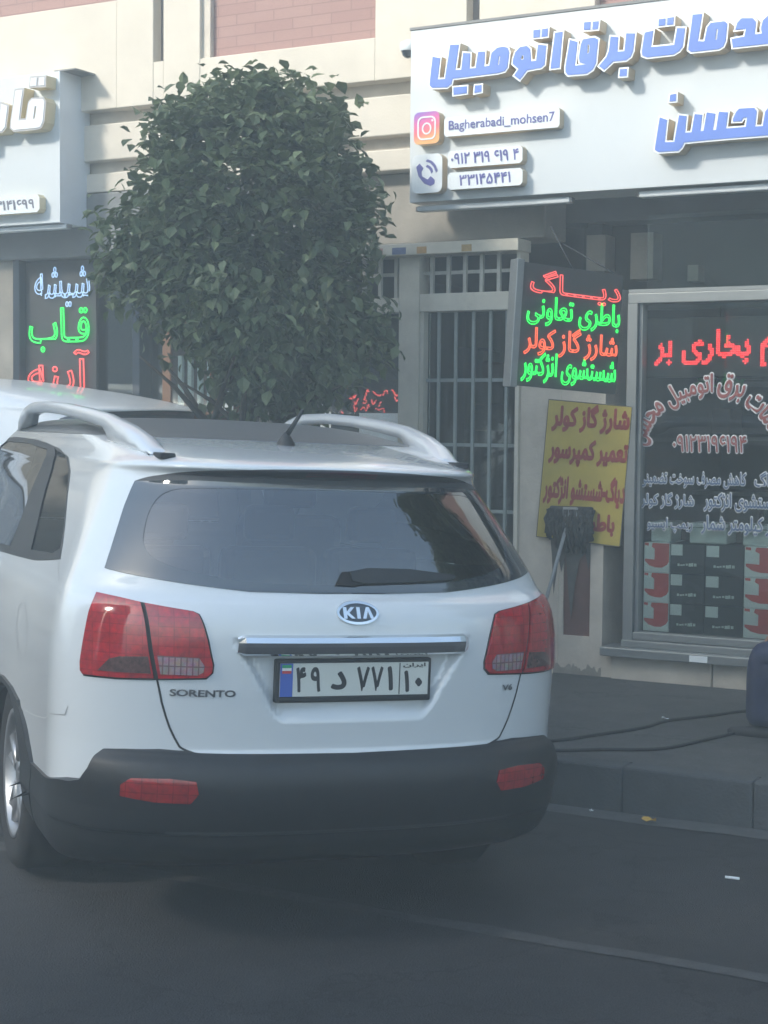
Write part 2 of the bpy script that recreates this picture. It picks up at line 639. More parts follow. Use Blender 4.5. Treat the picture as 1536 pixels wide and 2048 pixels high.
def neon_tubes(mb, me, mtx, r):
    """outline the union of the glyphs with thin tubes"""
    isl = list(me['isl'])
    vs_ = [v.co.copy() for v in me.vertices]
    cnt = {}
    trees = {}
    byis = {}
    for p in me.polygons:
        k = isl[p.vertices[0]]
        byis.setdefault(k, []).append(tuple(p.vertices))
        vv = list(p.vertices)
        for i in range(len(vv)):
            e = tuple(sorted((vv[i], vv[(i + 1) % len(vv)])))
            cnt[e] = cnt.get(e, 0) + 1
    flat = [Vector((v.x, v.y, 0)) for v in vs_]
    for k, pl in byis.items():
        trees[k] = BVHTree.FromPolygons(flat, pl)
    for (a, b), c in cnt.items():
        if c != 1: continue
        mid = (flat[a] + flat[b]) / 2
        if any(k != isl[a] and tr_.ray_cast(mid + Vector((0, 0, 1)), Vector((0, 0, -1)))[0] is not None for k, tr_ in trees.items()):
            continue
        pa, pb = mtx @ vs_[a], mtx @ vs_[b]
        d = pb - pa
        if d.length < 1e-5: continue
        d = d.normalized() * r * .6
        mb.tube([pa - d, pb + d], r, 5)

def led_dots(mb, me, mtx, s0, z0, s1, z1, pitch, t, r):
    """dot matrix: the glyphs sampled on a grid"""
    inv = mtx.inverted()
    flat = [Vector((v.co.x, v.co.y, 0)) for v in me.vertices]
    tree = BVHTree.FromPolygons(flat, [tuple(p.vertices) for p in me.polygons])
    a = s0
    while a <= s1:
        b = z0
        while b <= z1:
            q = inv @ fl(a, t, b)
            if tree.ray_cast(Vector((q.x, q.y, 1)), Vector((0, 0, -1)))[0] is not None:
                c = fl(a, t + .004, b)
                top = mb.bm.verts.new(c + Vector((0, -r, 0)))
                ring = [mb.bm.verts.new(c + Vector((r * math.cos(x), 0, r * math.sin(x)))) for x in [k * math.pi / 3 for k in range(6)]]
                for k in range(6):
                    mb.bm.faces.new((top, ring[(k + 1) % 6], ring[k]))
            b += pitch
        a += pitch

def text_part(name, body, box, t, material, parent, bold=.0, shear=0., slope=0., extrude=0., persian=True):
    me = glyphs(shape(body) if persian else body, bold)
    mb = MB()
    mb.mesh(me, fit(me, *box, t, shear, slope))
    return mb.build(name, material, parent, recalc=False)
# ------------------------------------------------------------------ traced outlines (metres in the wall frame)
BIG=[[[(-0.985, 3.99), (-0.932, 3.976), (-0.948, 3.85), (-0.899, 3.848), (-0.866, 4.049), (-0.806, 4.045), (-0.829, 3.894), (-0.789, 3.893), (-0.777, 3.992), (-0.729, 3.985), (-0.732, 3.894), (-0.693, 3.894), (-0.677, 3.989), (-0.631, 3.986), (-0.635, 3.897), (-0.602, 3.899), (-0.588, 3.973), (-0.552, 4.0), (-0.51, 4.003), (-0.482, 3.993), (-0.471, 3.965), (-0.482, 3.878), (-0.499, 3.857), (-0.542, 3.849), (-0.846, 3.843), (-0.854, 3.812), (-0.885, 3.795), (-0.987, 3.801), (-1.004, 3.818), (-1.001, 3.857)], [(-0.539, 3.949), (-0.529, 3.946), (-0.537, 3.897), (-0.547, 3.898)]], [[(-0.841, 3.792), (-0.749, 3.791), (-0.75, 3.749), (-0.84, 3.745)]], [[(-0.696, 3.79), (-0.651, 3.79), (-0.652, 3.748), (-0.7, 3.744)]], [[(-0.403, 3.989), (-0.357, 3.992), (-0.336, 3.971), (-0.329, 3.898), (-0.297, 3.899), (-0.286, 3.992), (-0.232, 3.981), (-0.242, 3.871), (-0.263, 3.854), (-0.355, 3.847), (-0.401, 3.796), (-0.439, 3.825), (-0.41, 3.86), (-0.449, 3.894), (-0.447, 3.921), (-0.433, 3.961)], [(-0.386, 3.941), (-0.376, 3.937), (-0.377, 3.914), (-0.394, 3.912), (-0.397, 3.923)]], [[(-0.318, 4.079), (-0.273, 4.079), (-0.276, 4.033), (-0.317, 4.033)]], [[(-0.261, 4.079), (-0.223, 4.08), (-0.226, 4.033), (-0.264, 4.032)]], [[(-0.179, 4.049), (-0.13, 4.051), (-0.147, 3.843), (-0.205, 3.843)]], [[(-0.084, 3.999), (-0.036, 3.982), (-0.05, 3.846), (0.018, 3.847), (-0.02, 3.861), (-0.026, 3.887), (-0.016, 3.961), (-0.002, 3.993), (0.07, 3.997), (0.093, 3.983), (0.081, 3.847), (0.061, 3.812), (0.025, 3.793), (-0.093, 3.795), (-0.109, 3.813), (-0.11, 3.843)], [(0.027, 3.96), (0.041, 3.959), (0.038, 3.911), (0.024, 3.905)]], [[(0.003, 4.09), (0.045, 4.089), (0.042, 4.042), (0.001, 4.045)]], [[(0.058, 4.088), (0.095, 4.087), (0.09, 4.041), (0.055, 4.042)]], [[(0.168, 3.992), (0.216, 3.983), (0.212, 3.9), (0.254, 3.9), (0.264, 4.0), (0.318, 3.994), (0.307, 3.894), (0.293, 3.863), (0.266, 3.846), (0.188, 3.847), (0.132, 3.803), (0.099, 3.829), (0.145, 3.877), (0.159, 3.909)]], [[(0.23, 3.8), (0.273, 3.799), (0.271, 3.757), (0.225, 3.758)]], [[(0.375, 3.992), (0.427, 3.999), (0.415, 3.906), (0.552, 3.905), (0.567, 3.997), (0.615, 3.992), (0.603, 3.891), (0.583, 3.867), (0.55, 3.851), (0.391, 3.85), (0.363, 3.863), (0.359, 3.889)]], [[(0.457, 4.058), (0.498, 4.059), (0.496, 4.019), (0.456, 4.019)]], [[(0.509, 4.06), (0.547, 4.061), (0.545, 4.019), (0.507, 4.019)]], [[(0.657, 4.062), (0.713, 4.06), (0.691, 3.911), (0.728, 3.907), (0.743, 3.982), (0.763, 4.005), (0.842, 4.006), (0.859, 3.992), (0.851, 3.897), (0.838, 3.867), (0.812, 3.854), (0.651, 3.854), (0.634, 3.868), (0.637, 3.894)], [(0.797, 3.967), (0.807, 3.966), (0.801, 3.909), (0.79, 3.907)]], [[(0.914, 3.989), (0.938, 4.012), (1.003, 4.005), (1.021, 3.984), (1.015, 3.915), (1.054, 3.916), (1.049, 3.946), (1.058, 3.986), (1.084, 4.008), (1.18, 4.007), (1.193, 3.987), (1.188, 3.947), (1.105, 3.943), (1.11, 3.916), (1.195, 3.917), (1.196, 3.856), (0.892, 3.855), (0.884, 3.904), (0.956, 3.909), (0.965, 3.95), (0.903, 3.95)]], [[(1.121, 4.083), (1.166, 4.084), (1.164, 4.046), (1.119, 4.046)]]]
BIG2=[[[(0.474, 3.507), (0.519, 3.489), (0.507, 3.364), (0.563, 3.362), (0.588, 3.51), (0.634, 3.501), (0.626, 3.409), (0.663, 3.408), (0.68, 3.509), (0.724, 3.501), (0.716, 3.41), (0.733, 3.411), (0.75, 3.513), (0.801, 3.501), (0.788, 3.41), (0.805, 3.411), (0.82, 3.511), (0.873, 3.502), (0.863, 3.414), (0.974, 3.414), (0.982, 3.464), (0.961, 3.463), (0.95, 3.446), (0.9, 3.448), (0.902, 3.466), (0.918, 3.501), (0.936, 3.518), (1.021, 3.515), (1.036, 3.496), (1.028, 3.412), (1.07, 3.411), (1.082, 3.488), (1.105, 3.517), (1.174, 3.516), (1.184, 3.493), (1.172, 3.399), (1.155, 3.364), (1.102, 3.357), (0.849, 3.357), (0.7, 3.355), (0.622, 3.353), (0.608, 3.326), (0.589, 3.309), (0.47, 3.31), (0.448, 3.324), (0.45, 3.347)], [(1.129, 3.466), (1.141, 3.465), (1.135, 3.42), (1.123, 3.421)]], [[(0.534, 3.628), (0.57, 3.632), (0.569, 3.59), (0.529, 3.589)]]]
BIGL=[[[(-4.301, 4.078), (-4.234, 4.078), (-4.271, 3.867), (-4.203, 3.865), (-4.179, 3.982), (-4.152, 4.003), (-4.051, 3.997), (-4.036, 3.975), (-4.052, 3.841), (-4.075, 3.807), (-4.106, 3.801), (-4.317, 3.802), (-4.345, 3.822), (-4.341, 3.864)], [(-4.125, 3.953), (-4.106, 3.955), (-4.125, 3.864), (-4.141, 3.866)]], [[(-4.159, 4.152), (-4.104, 4.15), (-4.109, 4.094), (-4.167, 4.096)]], [[(-4.086, 4.148), (-4.034, 4.146), (-4.037, 4.09), (-4.091, 4.092)]], [[(-4.783, 3.996), (-4.734, 3.986), (-4.743, 3.871), (-4.452, 3.857), (-4.436, 3.997), (-4.374, 3.974), (-4.397, 3.832), (-4.428, 3.805), (-4.751, 3.811), (-4.792, 3.838)]], [[(-4.629, 3.777), (-4.573, 3.776), (-4.577, 3.728), (-4.634, 3.729)]]]
HANDLE=[(-0.912, 3.622), (-0.167, 3.625), (-0.16, 3.614), (-0.158, 3.515), (-0.169, 3.506), (-0.902, 3.506), (-0.918, 3.516), (-0.919, 3.612)]
PH1=[(-0.882, 3.417), (-0.41, 3.417), (-0.395, 3.406), (-0.394, 3.332), (-0.416, 3.32), (-0.877, 3.309), (-0.892, 3.328), (-0.891, 3.41)]
PH2=[(-0.88, 3.282), (-0.405, 3.289), (-0.393, 3.278), (-0.391, 3.2), (-0.407, 3.184), (-0.875, 3.182), (-0.891, 3.193), (-0.892, 3.273)]
INSTA=[(-1.129, 3.657), (-1.113, 3.673), (-0.971, 3.664), (-0.953, 3.649), (-0.953, 3.491), (-0.968, 3.471), (-1.111, 3.473), (-1.128, 3.49)]
CALL=[(-1.138, 3.4), (-1.118, 3.416), (-0.952, 3.408), (-0.932, 3.392), (-0.928, 3.206), (-0.957, 3.176), (-1.123, 3.172), (-1.143, 3.198)]
HANDLE_TXT=[(-0.887, 3.537), (-0.189, 3.59)]
PH1_TXT=[(-0.873, 3.33), (-0.414, 3.404)]
PH2_TXT=[(-0.813, 3.202), (-0.468, 3.269)]
HANDLE_Q=[(-0.887, 3.537), (-0.188, 3.54)]
PHONE=[(-1.109, 3.335), (-1.086, 3.356), (-1.059, 3.325), (-1.073, 3.305), (-1.069, 3.277), (-1.029, 3.254), (-1.009, 3.274), (-0.98, 3.25), (-0.983, 3.226), (-1.009, 3.214), (-1.052, 3.231), (-1.093, 3.278)]
WAVE1=[(-1.038, 3.372), (-1.006, 3.36), (-0.981, 3.334), (-0.966, 3.299)]
WAVE2=[(-1.038, 3.339), (-1.018, 3.328), (-1.004, 3.313), (-0.998, 3.295)]
INSTA_RING=[(-1.04, 3.566), (-1.007, 3.564)]
INSTA_SQ=[(-1.103, 3.623), (-1.081, 3.642), (-0.986, 3.638), (-0.974, 3.62), (-0.977, 3.513), (-0.996, 3.494), (-1.083, 3.495), (-1.102, 3.515)]
PHL=[(-4.726, 3.351), (-4.134, 3.341), (-4.119, 3.328), (-4.117, 3.244), (-4.142, 3.216), (-4.727, 3.222)]
PHL_TXT=[(-4.531, 3.248), (-4.17, 3.307)]
STRIPL=[(-4.592, 3.161), (-3.972, 3.151), (-3.973, 3.109), (-4.592, 3.115)]
N_SHISHE=[(-4.552, 2.601), (-4.032, 2.877)]
N_GHAB=[(-4.611, 2.254), (-4.042, 2.577)]
N_AYNE=[(-4.621, 1.986), (-4.042, 2.269)]
ARC=[(0.216, 1.713), (0.997, 1.998)]
WPHONE=[(0.408, 1.595), (0.872, 1.706)]
W1=[(0.206, 1.388), (0.871, 1.485)]
W1B=[(0.917, 1.407), (1.079, 1.49)]
W2A=[(0.218, 1.258), (0.553, 1.35)]
W2B=[(0.611, 1.256), (1.037, 1.358)]
W3A=[(0.259, 1.116), (0.55, 1.194)]
W3B=[(0.598, 1.121), (1.085, 1.219)]
LED_A=[(0.255, 2.122), (0.363, 2.277)]
LED_B=[(0.422, 2.126), (0.847, 2.336)]
LED_C=[(0.905, 2.122), (0.997, 2.284)]
LED2=[(-1.96, 1.824), (-1.465, 2.007)]
Y1=[(-0.371, 1.716), (0.161, 1.873)]
Y2=[(-0.391, 1.505), (0.165, 1.652)]
Y3=[(-0.408, 1.261), (0.143, 1.47)]
Y4=[(-0.394, 1.021), (0.07, 1.225)]
GREEN=[(0.428, 1.992), (0.724, 2.091)]
# ------------------------------------------------------------------ car body surface S(u,v)
ROWS=np.array([(0.24,0.4,0.84,0.36,3.69,0.6),(0.3,0.2,0.885,0.42,3.804,0.6),(0.36,0.11,0.905,0.47,3.865,0.6),(0.415,0.075,0.915,0.5,3.888,0.6),(0.43,0.05,0.917,0.52,3.895,0.6),(0.5,0.015,0.915,0.55,3.91,0.6),(0.58,0,0.92,0.55,3.918,0.6),(0.635,0.012,0.92,0.55,3.91,0.6),(0.665,0.045,0.917,0.54,3.903,0.6),(0.69,0.068,0.915,0.53,3.895,0.6),(0.78,0.062,0.917,0.53,3.857,0.6),(0.9,0.05,0.917,0.54,3.92,0.6),(1,0.045,0.912,0.55,3.94,0.6),(1.1,0.05,0.9,0.55,3.95,0.6),(1.155,0.075,0.885,0.54,3.97,0.65),(1.19,0.115,0.87,0.54,3.95,0.6),(1.25,0.14,0.845,0.55,3.9,0.55),(1.35,0.185,0.8,0.6,3.85,0.5),(1.45,0.24,0.755,0.66,3.8,0.45),(1.53,0.29,0.715,0.7,3.75,0.42),(1.565,0.285,0.7,0.72,3.72,0.4),(1.59,0.245,0.69,0.74,3.7,0.4),(1.605,0.255,0.68,0.75,3.7,0.38),(1.63,0.36,0.665,0.78,3.6,0.35),(1.665,0.6,0.648,0.8,3.5,0.3),(1.7,0.95,0.625,0.72,3.3,0.28),(1.735,1.4,0.55,0.42,3,0.22),(1.757,1.72,0.36,0.16,2.6,0.1),(1.765,1.9,0.02,0.02,2.2,0.02)])
NR=len(ROWS); NE=2.6
_t=np.linspace(0,np.pi/2,2001)
_x=.9*np.sin(_t)**(2/NE);_y=.54*(1-np.cos(_t)**(2/NE))
_s=np.concatenate([[0],np.cumsum(np.hypot(np.diff(_x),np.diff(_y)))]);_s/=_s[-1]
def rowat(v):
    v=np.clip(v,0,NR-1.000001);i=v.astype(int);f=(v-i)[...,None]
    g=lambda k:ROWS[np.clip(k,0,NR-1)]
    p0,p1,p2,p3=g(i-1),g(i),g(i+1),g(i+2)
    m1=(p2-p0)*.5;m2=(p3-p1)*.5
    # limit tangents (monotone-ish)
    d=p2-p1
    lim=lambda m:np.sign(m)*np.minimum(np.abs(m),3*np.abs(d))*(np.sign(m)*np.sign(d)>0)
    m1=lim(m1);m2=lim(m2)
    return (2*f**3-3*f**2+1)*p1+(f**3-2*f**2+f)*m1+(-2*f**3+3*f**2)*p2+(f**3-f**2)*m2
def S(u,v):
    u=np.asarray(u,float);v=np.asarray(v,float)
    u,v=np.broadcast_arrays(u,v)
    R=rowat(v);z,yr,w,b,yf,bf=[R[...,k] for k in range(6)]
    a=np.abs(u);sg=np.sign(u)
    t1=np.interp(np.clip(a,0,1),_s,_t)
    x1=w*np.sin(t1)**(2/NE);y1=yr+b*(1-np.cos(t1)**(2/NE))
    y2=(yr+b)+(a-1)*((yf-bf)-(yr+b))
    t3=np.interp(np.clip(3-a,0,1),_s,_t)
    x3=w*np.sin(t3)**(2/NE);y3=yf-bf*(1-np.cos(t3)**(2/NE))
    x=np.where(a<1,x1,np.where(a<2,w,x3));y=np.where(a<1,y1,np.where(a<2,y2,y3))
    q=np.clip((y-.7)/1.4,0,1);x=x*(1+.035*q*q*(3-2*q))
    return np.stack([sg*x,y,z],-1)
# ================================================================== SETTING
def sheet(name, pts, z, m, kind='structure', thick=0):
    bm = bmesh.new()
    f = bm.faces.new([bm.verts.new((*p, z)) for p in pts])
    if f.normal.z < 0: f.normal_flip()
    bm.normal_update()
    if bm.faces[:][0].normal.z < 0: bmesh.ops.reverse_faces(bm, faces=bm.faces)
    if thick:
        r = bmesh.ops.extrude_face_region(bm, geom=list(bm.faces))
        for v in r['geom']:
            if isinstance(v, bmesh.types.BMVert): v.co.z -= thick
        bmesh.ops.recalc_face_normals(bm, faces=bm.faces)
    me = bpy.data.meshes.new(name)
    bm.to_mesh(me)
    bm.free()
    me.materials.append(m)
    o = bpy.data.objects.new(name, me)
    COL.objects.link(o)
    o['kind'] = kind
    return o

def W(s, t): 
    p = FAC @ fl(s, t, 0)
    return (p.x, p.y)
sheet('road', [(-300, -300), (300, -300), (300, 300), (-300, 300)], 0, M['asphalt'])
KT, KT2 = 2.50, 2.02
sheet('pavement', [W(-26, KT2 - .13), W(-.12, KT2 - .13), W(-.12, KT - .13), W(26, KT - .13), W(26, -.02), W(-26, -.02)], .208, M['pave'], thick=.2)
mb = MB()
def kerbrow(s0, s1, t, n):
    for i in range(n):
        a, b = s0 + (s1 - s0) * i / n, s0 + (s1 - s0) * (i + 1) / n
        j = random.uniform(-.006, .006)
        mb.box(a + .001, b - .001, t - .13 + j * .5, t + j * .5, -.05, .212 + random.uniform(-.003, .002), .012)
kerbrow(-.12, 25.2, KT, 42)
kerbrow(-26, -.25, KT2, 43)
mb.box(-.25, -.12, KT2 - .13, KT, -.05, .21, .014)
mb.build('kerb', M['kerb'])['kind'] = 'structure'
def ragged(t0, t1, s0, s1, n, j):
    return [W(s0 + (s1 - s0) * i / n, t0 + random.uniform(-j, j)) for i in range(n + 1)] + [W(s1 + (s0 - s1) * i / n, t1 + random.uniform(-j, j)) for i in range(n + 1)]
sheet('road_edge', ragged(KT + .004, KT + .17, -.1, 25, 90, .018), .004, M['gutter'])
sheet('road_joint', ragged(4.36, 4.45, -8, 25, 110, .016), .004, M['seam'])  # narrow strip, paler than the road
sheet('road_surface', ragged(4.47, 9.5, -8, 25, 110, .014), .003, M['patched'])  # slightly darker asphalt sheet beyond the strip

# ================================================================== BUILDING
bld = thing('shop_building', 'cream stone shop building with brick panels above and shops at street level', 'building', (0, 0, .2))
mb = MB()                                             # upper wall with openings for the brick panels
ZT = 8.2
cols_ = [(-26, -9.6), (-6.9, -6.75), (-3.672, -3.351), (-3.265, -2.955), (-1.58, -.924), (-.837, -.066), (2.2, 2.9), (5.2, 26)]
for a, b in cols_:
    mb.box(a, b, -.25, .12, 3.96, ZT, .006)
for a, b, zb in [(-9.6, -6.9, 4.71), (-6.75, -3.672, 4.71), (-2.955, -1.58, 4.235), (-.066, 2.2, 4.235), (2.9, 5.2, 4.235)]:
    mb.box(a, b, -.25, .118, 3.962, zb, .006)
    mb.box(a, b, -.25, .118, 7.3, ZT, .006)
for a, b in [(-3.351, -3.265), (-.924, -.837)]:
    mb.box(a, b, -.25, .118, 3.962, 4.25, .004)
mb.build('wall', M['cream'], bld)
for a, b, zb in [(-9.6, -6.9, 4.71), (-6.75, -3.672, 4.71), (-2.955, -1.58, 4.235), (-.066, 2.2, 4.235), (2.9, 5.2, 4.235)]:
    MB().box(a, b, -.2, .05, zb, 7.3).build('brick_panel', M['brick'], bld)
MB().box(-2.955, -2.89, -.1, .09, 4.237, 7.3).build('panel_reveal', M['cream_low'], bld)
for a, b in [(-3.351, -3.265), (-.924, -.837)]:
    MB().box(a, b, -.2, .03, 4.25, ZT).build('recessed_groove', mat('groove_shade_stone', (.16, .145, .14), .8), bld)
for z0, z1, t, in [(3.61, 3.865, .085), (3.39, 3.525, .055)]:
    MB().box(-26, 26, -.25, t, z0, z1, .008).build('cornice', M['cream'], bld)
MB().box(-26, 26, -.25, .0, 3.86, 3.965).build('cornice_slot', M['cream_low'], bld)
MB().box(-26, 26, -.25, -.01, 3.52, 3.615).build('cornice_slot', M['cream_low'], bld)
MB().box(-2.2, -.45, -.4, -.06, 2.925, 3.385, .01).build('lintel', M['concrete'], bld)
MB().box(-12.0, -2.2, -.4, .06, 2.94, 3.385, .01).build('shutter_box', M['greymetal'], bld)
# ground floor side walls and piers
mb = MB()
mb.box(-12, -4.72, -.4, .0, .2, 2.94)
mb.box(-26, -12, -.4, .0, .2, 3.39)
mb.box(4.6, 26, -.4, .0, .2, 3.39)
mb.build('ground_floor_wall', M['concrete'], bld)
mb = MB()
mb.box(-.574, -.30, -.5, .0, .2, 2.60, .004)
mb.box(-.30, -.27, -.5, -.006, .2, 2.60)
mb.box(-.27, -.085, -.5, .0, 1.035, 2.60)
mb.box(-.27, -.085, -.5, .0, .2, .446)
mb.box(-.085, .0, -.5, .012, .2, 2.60, .004)
pier = mb.build('pier', M['cream_low'], bld)
MB().box(-.27, -.085, -.4, -.02, .446, 1.035).build('inset_panel', M['brown'], bld)
# damp stain under the mop, uneven darker band at the wall foot
def blot(name, lp, t, m=None):
    MB().prism(lp, t - .003, t).build(name, m or M['stain'], bld)
blot('damp_stain', [(-.36, 1.08), (-.03, 1.10), (-.035, .98), (-.06, .90), (-.08, 1.0), (-.10, .86), (-.12, .97), (-.16, .92), (-.19, .76), (-.21, .55), (-.23, .72), (-.25, .96), (-.28, .84), (-.30, .93), (-.33, .70), (-.345, .95)], .005)
blot('damp_stain', [(-.574 + .645 * i / 60, .205 + random.uniform(.012, .05) + .03 * abs(math.sin(i * .31))) for i in range(61)] + [(.07, .201), (-.574, .201)], .016, M['foot'])
# upper recess over the right shop
mb = MB()
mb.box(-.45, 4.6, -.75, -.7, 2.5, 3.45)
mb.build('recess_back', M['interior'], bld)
mb = MB()
mb.box(-.33, -.20, -.62, -.45, 2.74, 2.97)
mb.box(-.03, .12, -.62, -.45, 2.68, 2.97)
mb.box(.33, .40, -.62, -.5, 2.66, 2.76)
mb.build('beam_stub', M['concrete'], bld)
MB().box(-.56, 4.6, -.7, -.45, 3.05, 3.4).build('dark_beam', M['greymetal'], bld)

OPP_S, OPP_H = -4.0, 15.2
# --- metal door with grille (between the posts)
dr = MB()
dr.box(-1.44, -1.365, -.10, .02, .2, 2.84)
dr.box(-1.362, -1.285, -.10, .035, .2, 2.84)
dr.box(-.60, -.575, -.10, .03, .2, 2.84)
dr.box(-1.285, -.60, -.08, .03, 2.475, 2.59, .004)
dr.box(-1.90, -1.44, -.08, .03, 2.475, 2.57, .004)
dr.box(-1.285, -1.262, -.05, .01, .22, 2.475)
dr.box(-1.262, -.60, -.05, .01, .22, .30)
door = dr.build('door', M['frame'], bld)
mb = MB()
for s in (-1.165, -1.043, -.918, -.798, -.683):
    mb.box(s - .009, s + .009, -.03, -.012, .3, 2.475)
for z in (.78, 1.199, 1.621, 2.036):
    mb.box(-1.262, -.60, -.045, -.03, z - .011, z + .011)
mb.build('door_grille', M['bars'], door)
MB().box(-1.262, -.60, -.08, -.07, .3, 2.475).build('door_glass', M['glass'], door)
mb = MB()
for s in (-1.84, -1.72, -1.60, -1.48, -1.217, -1.098, -.98, -.862, -.742):
    mb.box(s - .0115, s + .0115, -.03, -.005, 2.57, 2.84)
mb.box(-1.90, -1.44, -.045, -.03, 2.715, 2.737)
mb.box(-1.285, -.60, -.045, -.03, 2.715, 2.737)
mb.build('transom_grille', M['barsl'], door)
MB().box(-2.0, -.56, -.1, .10, 2.835, 2.91, .004).build('door_canopy', M['frame'], bld)
mb = MB()
for s, m_ in ((-1.555, (.45, .25, .22)), (-1.40, (.12, .15, .27)), (-1.235, (.50, .30, .12)), (-.915, (.45, .30, .12))):
    w_ = .035 if m_[2] < .25 else .05
    MB().box(s - w_, s + w_, .1, .1025, 2.842, 2.885).build('canopy_sticker', mat('faded_sticker', m_, .8, var=.3, scale=60), bld)

# --- middle shop window behind the tree
wn = MB()
wn.box(-2.55, -2.48, -.1, .02, .2, 2.84)
wn.box(-2.48, -1.44, -.1, .02, 1.45, 1.52)
wn.box(-2.48, -1.44, -.1, .0, .2, 1.45)
win2 = wn.build('window', M['frame'], bld)
MB().box(-2.48, -1.44, -.07, -.06, 1.52, 2.475).build('glass', M['glass'], win2)
MB().box(-2.48, -1.90, -.07, -.06, 2.475, 2.84).build('glass', M['glass'], win2)
mb = MB()
mb.box(-2.07, -2.05, -.05, -.045, 1.60, 1.98)
mb.box(-2.05, -1.99, -.05, -.045, 1.60, 1.83)
mb.build('paper_strip', M['paper'], win2)
MB().box(-1.77, -1.443, -.05, -.046, 1.60, 1.822).build('paper_notice', M['paper'], win2)

# --- left shop front
wl = MB()
wl.box(-4.72, -4.66, -.15, .02, .2, 2.94)
wl.box(-4.66, -2.60, -.15, .0, .2, .5)
wl.box(-2.61, -2.55, -.15, .02, .2, 2.94)
wl.box(-3.62, -3.56, -.15, .0, .5, 2.94)
win3 = wl.build('window', M['badgedark'], bld)
MB().box(-4.66, -2.61, -.12, -.11, .5, 2.94).build('glass', M['glass'], win3)

# --- right shop window
wr = MB()
wr.box(.14, .20, -.12, .03, .41, 2.49)
wr.box(.205, .225, -.08, .0, .50, 2.49)
wr.box(.14, 2.6, -.12, .03, 2.49, 2.55, .004)
wr.box(.14, 2.6, -.12, .018, 2.553, 2.575)
wr.box(.20, 2.6, -.06, .02, .455, .50, .004)
wr.box(.14, 2.6, -.06, .06, .41, .452, .004)
wr.box(2.4, 2.46, -.12, .03, .50, 2.49)
win = wr.build('window', M['alu'], bld)
MB().box(.22, 2.4, -.055, -.045, .50, 2.49).build('glass', M['glass'], win)
MB().box(.14, 2.4, -.30, -.29, 2.575, 3.06).build('transom_glass', M['glass'], bld)
MB().box(.03, 2.6, -.1, .13, .355, .41, .006).build('window_sill', M['alu'], bld)
mb = MB()
for i in range(4):
    a = .075 + i * .64
    mb.box(a, a + .635, -.3, .05 + random.uniform(-.006, .006), .2, .354, .01)
mb.box(.0, .075, -.3, .02, .2, .354)
mb.build('plinth', M['cream_low'], bld)
MB().box(2.46, 4.6, -.4, -.02, .2, 3.05).build('shop_door', M['greymetal'], bld)
MB().box(.60, .71, .131, .1325, .362, .40).build('sill_sticker', M['paper'], bld)
# shop interior
mb = MB()
for (a, b, c, d, e, f) in [(-12, 4.6, -3.2, -3.1, .2, 3.4), (-12, -11.9, -3.1, -.4, .2, 3.4), (4.5, 4.6, -3.1, -.4, .2, 3.4),
                           (-12, 4.6, -3.1, -.4, .15, .199), (-12, 4.6, -3.1, -.42, 3.41, 3.5), (-.35, -.25, -3.1, -.52, .2, 3.4), (-2.62, -2.5, -3.1, -.2, .2, 2.9)]:
    mb.box(a, b, c, d, e, f)
mb.build('interior', M['interior'], bld)
mb = MB()
shelf_cols = [(.10, .05, .04), (.05, .08, .06), (.12, .11, .07), (.04, .05, .08), (.16, .13, .10)]
for k, cc in enumerate(shelf_cols):
    gm = mat('shelf_goods_paint', cc, .6)
    for i in range(9):
        a = random.uniform(-.1, 3.6) if i < 6 else random.uniform(-2.3, -.6)
        z = random.choice([.9, 1.3, 1.7, 2.1])
        MB().box(a, a + random.uniform(.1, .3), -2.6, -2.3, z, z + random.uniform(.12, .3), .01).build('shelf_goods', gm, bld)
for z in (.88, 1.28, 1.68, 2.08):
    MB().box(-.2, 4.2, -2.75, -2.25, z - .03, z).build('shelf', M['greymetal'], bld)

# window lettering (red words edged in white, blue words edged in white)
def decal(name, body, box, t, face, bold=.045, inner=.012, slope=0., shear=0.):
    a = glyphs(shape(body), bold + inner)
    b = glyphs(shape(body), inner)
    mtx = fit(b, *box, t, shear, slope)
    mb = MB()
    mb.mesh(a, mtx)
    o = mb.build(name, M['decalw'], win, recalc=False)
    mb = MB()
    mb.mesh(b, Matrix.Translation((0, -.0065, 0)) @ mtx)
    mb.build('lettering_fill', face, win, recalc=False)
TG = -.043
decal('lettering', '۰۹۱۲۳۱۹۶۱۹۴', (.415, 1.600, .868, 1.700), TG, M['decalr'], .05)
decal('lettering', 'کاهش مصرف سوخت تضمینی', (.212, 1.385, .868, 1.482), TG, M['decalb'], .06)
decal('lettering', 'دیاگ', (.920, 1.385, 1.075, 1.490), TG, M['decalb'], .06)
decal('lettering', 'شارژ گاز کولر', (.222, 1.256, .553, 1.352), TG, M['decalb'], .06)
decal('lettering', 'شستشوی انژکتور', (.615, 1.250, 1.075, 1.360), TG, M['decalb'], .06)
decal('lettering', 'ریمپ ایسیو', (.262, 1.112, .545, 1.200), TG, M['decalb'], .06)
decal('lettering', 'تعمیر کیلومتر شمار', (.602, 1.112, 1.15, 1.222), TG, M['decalb'], .06)
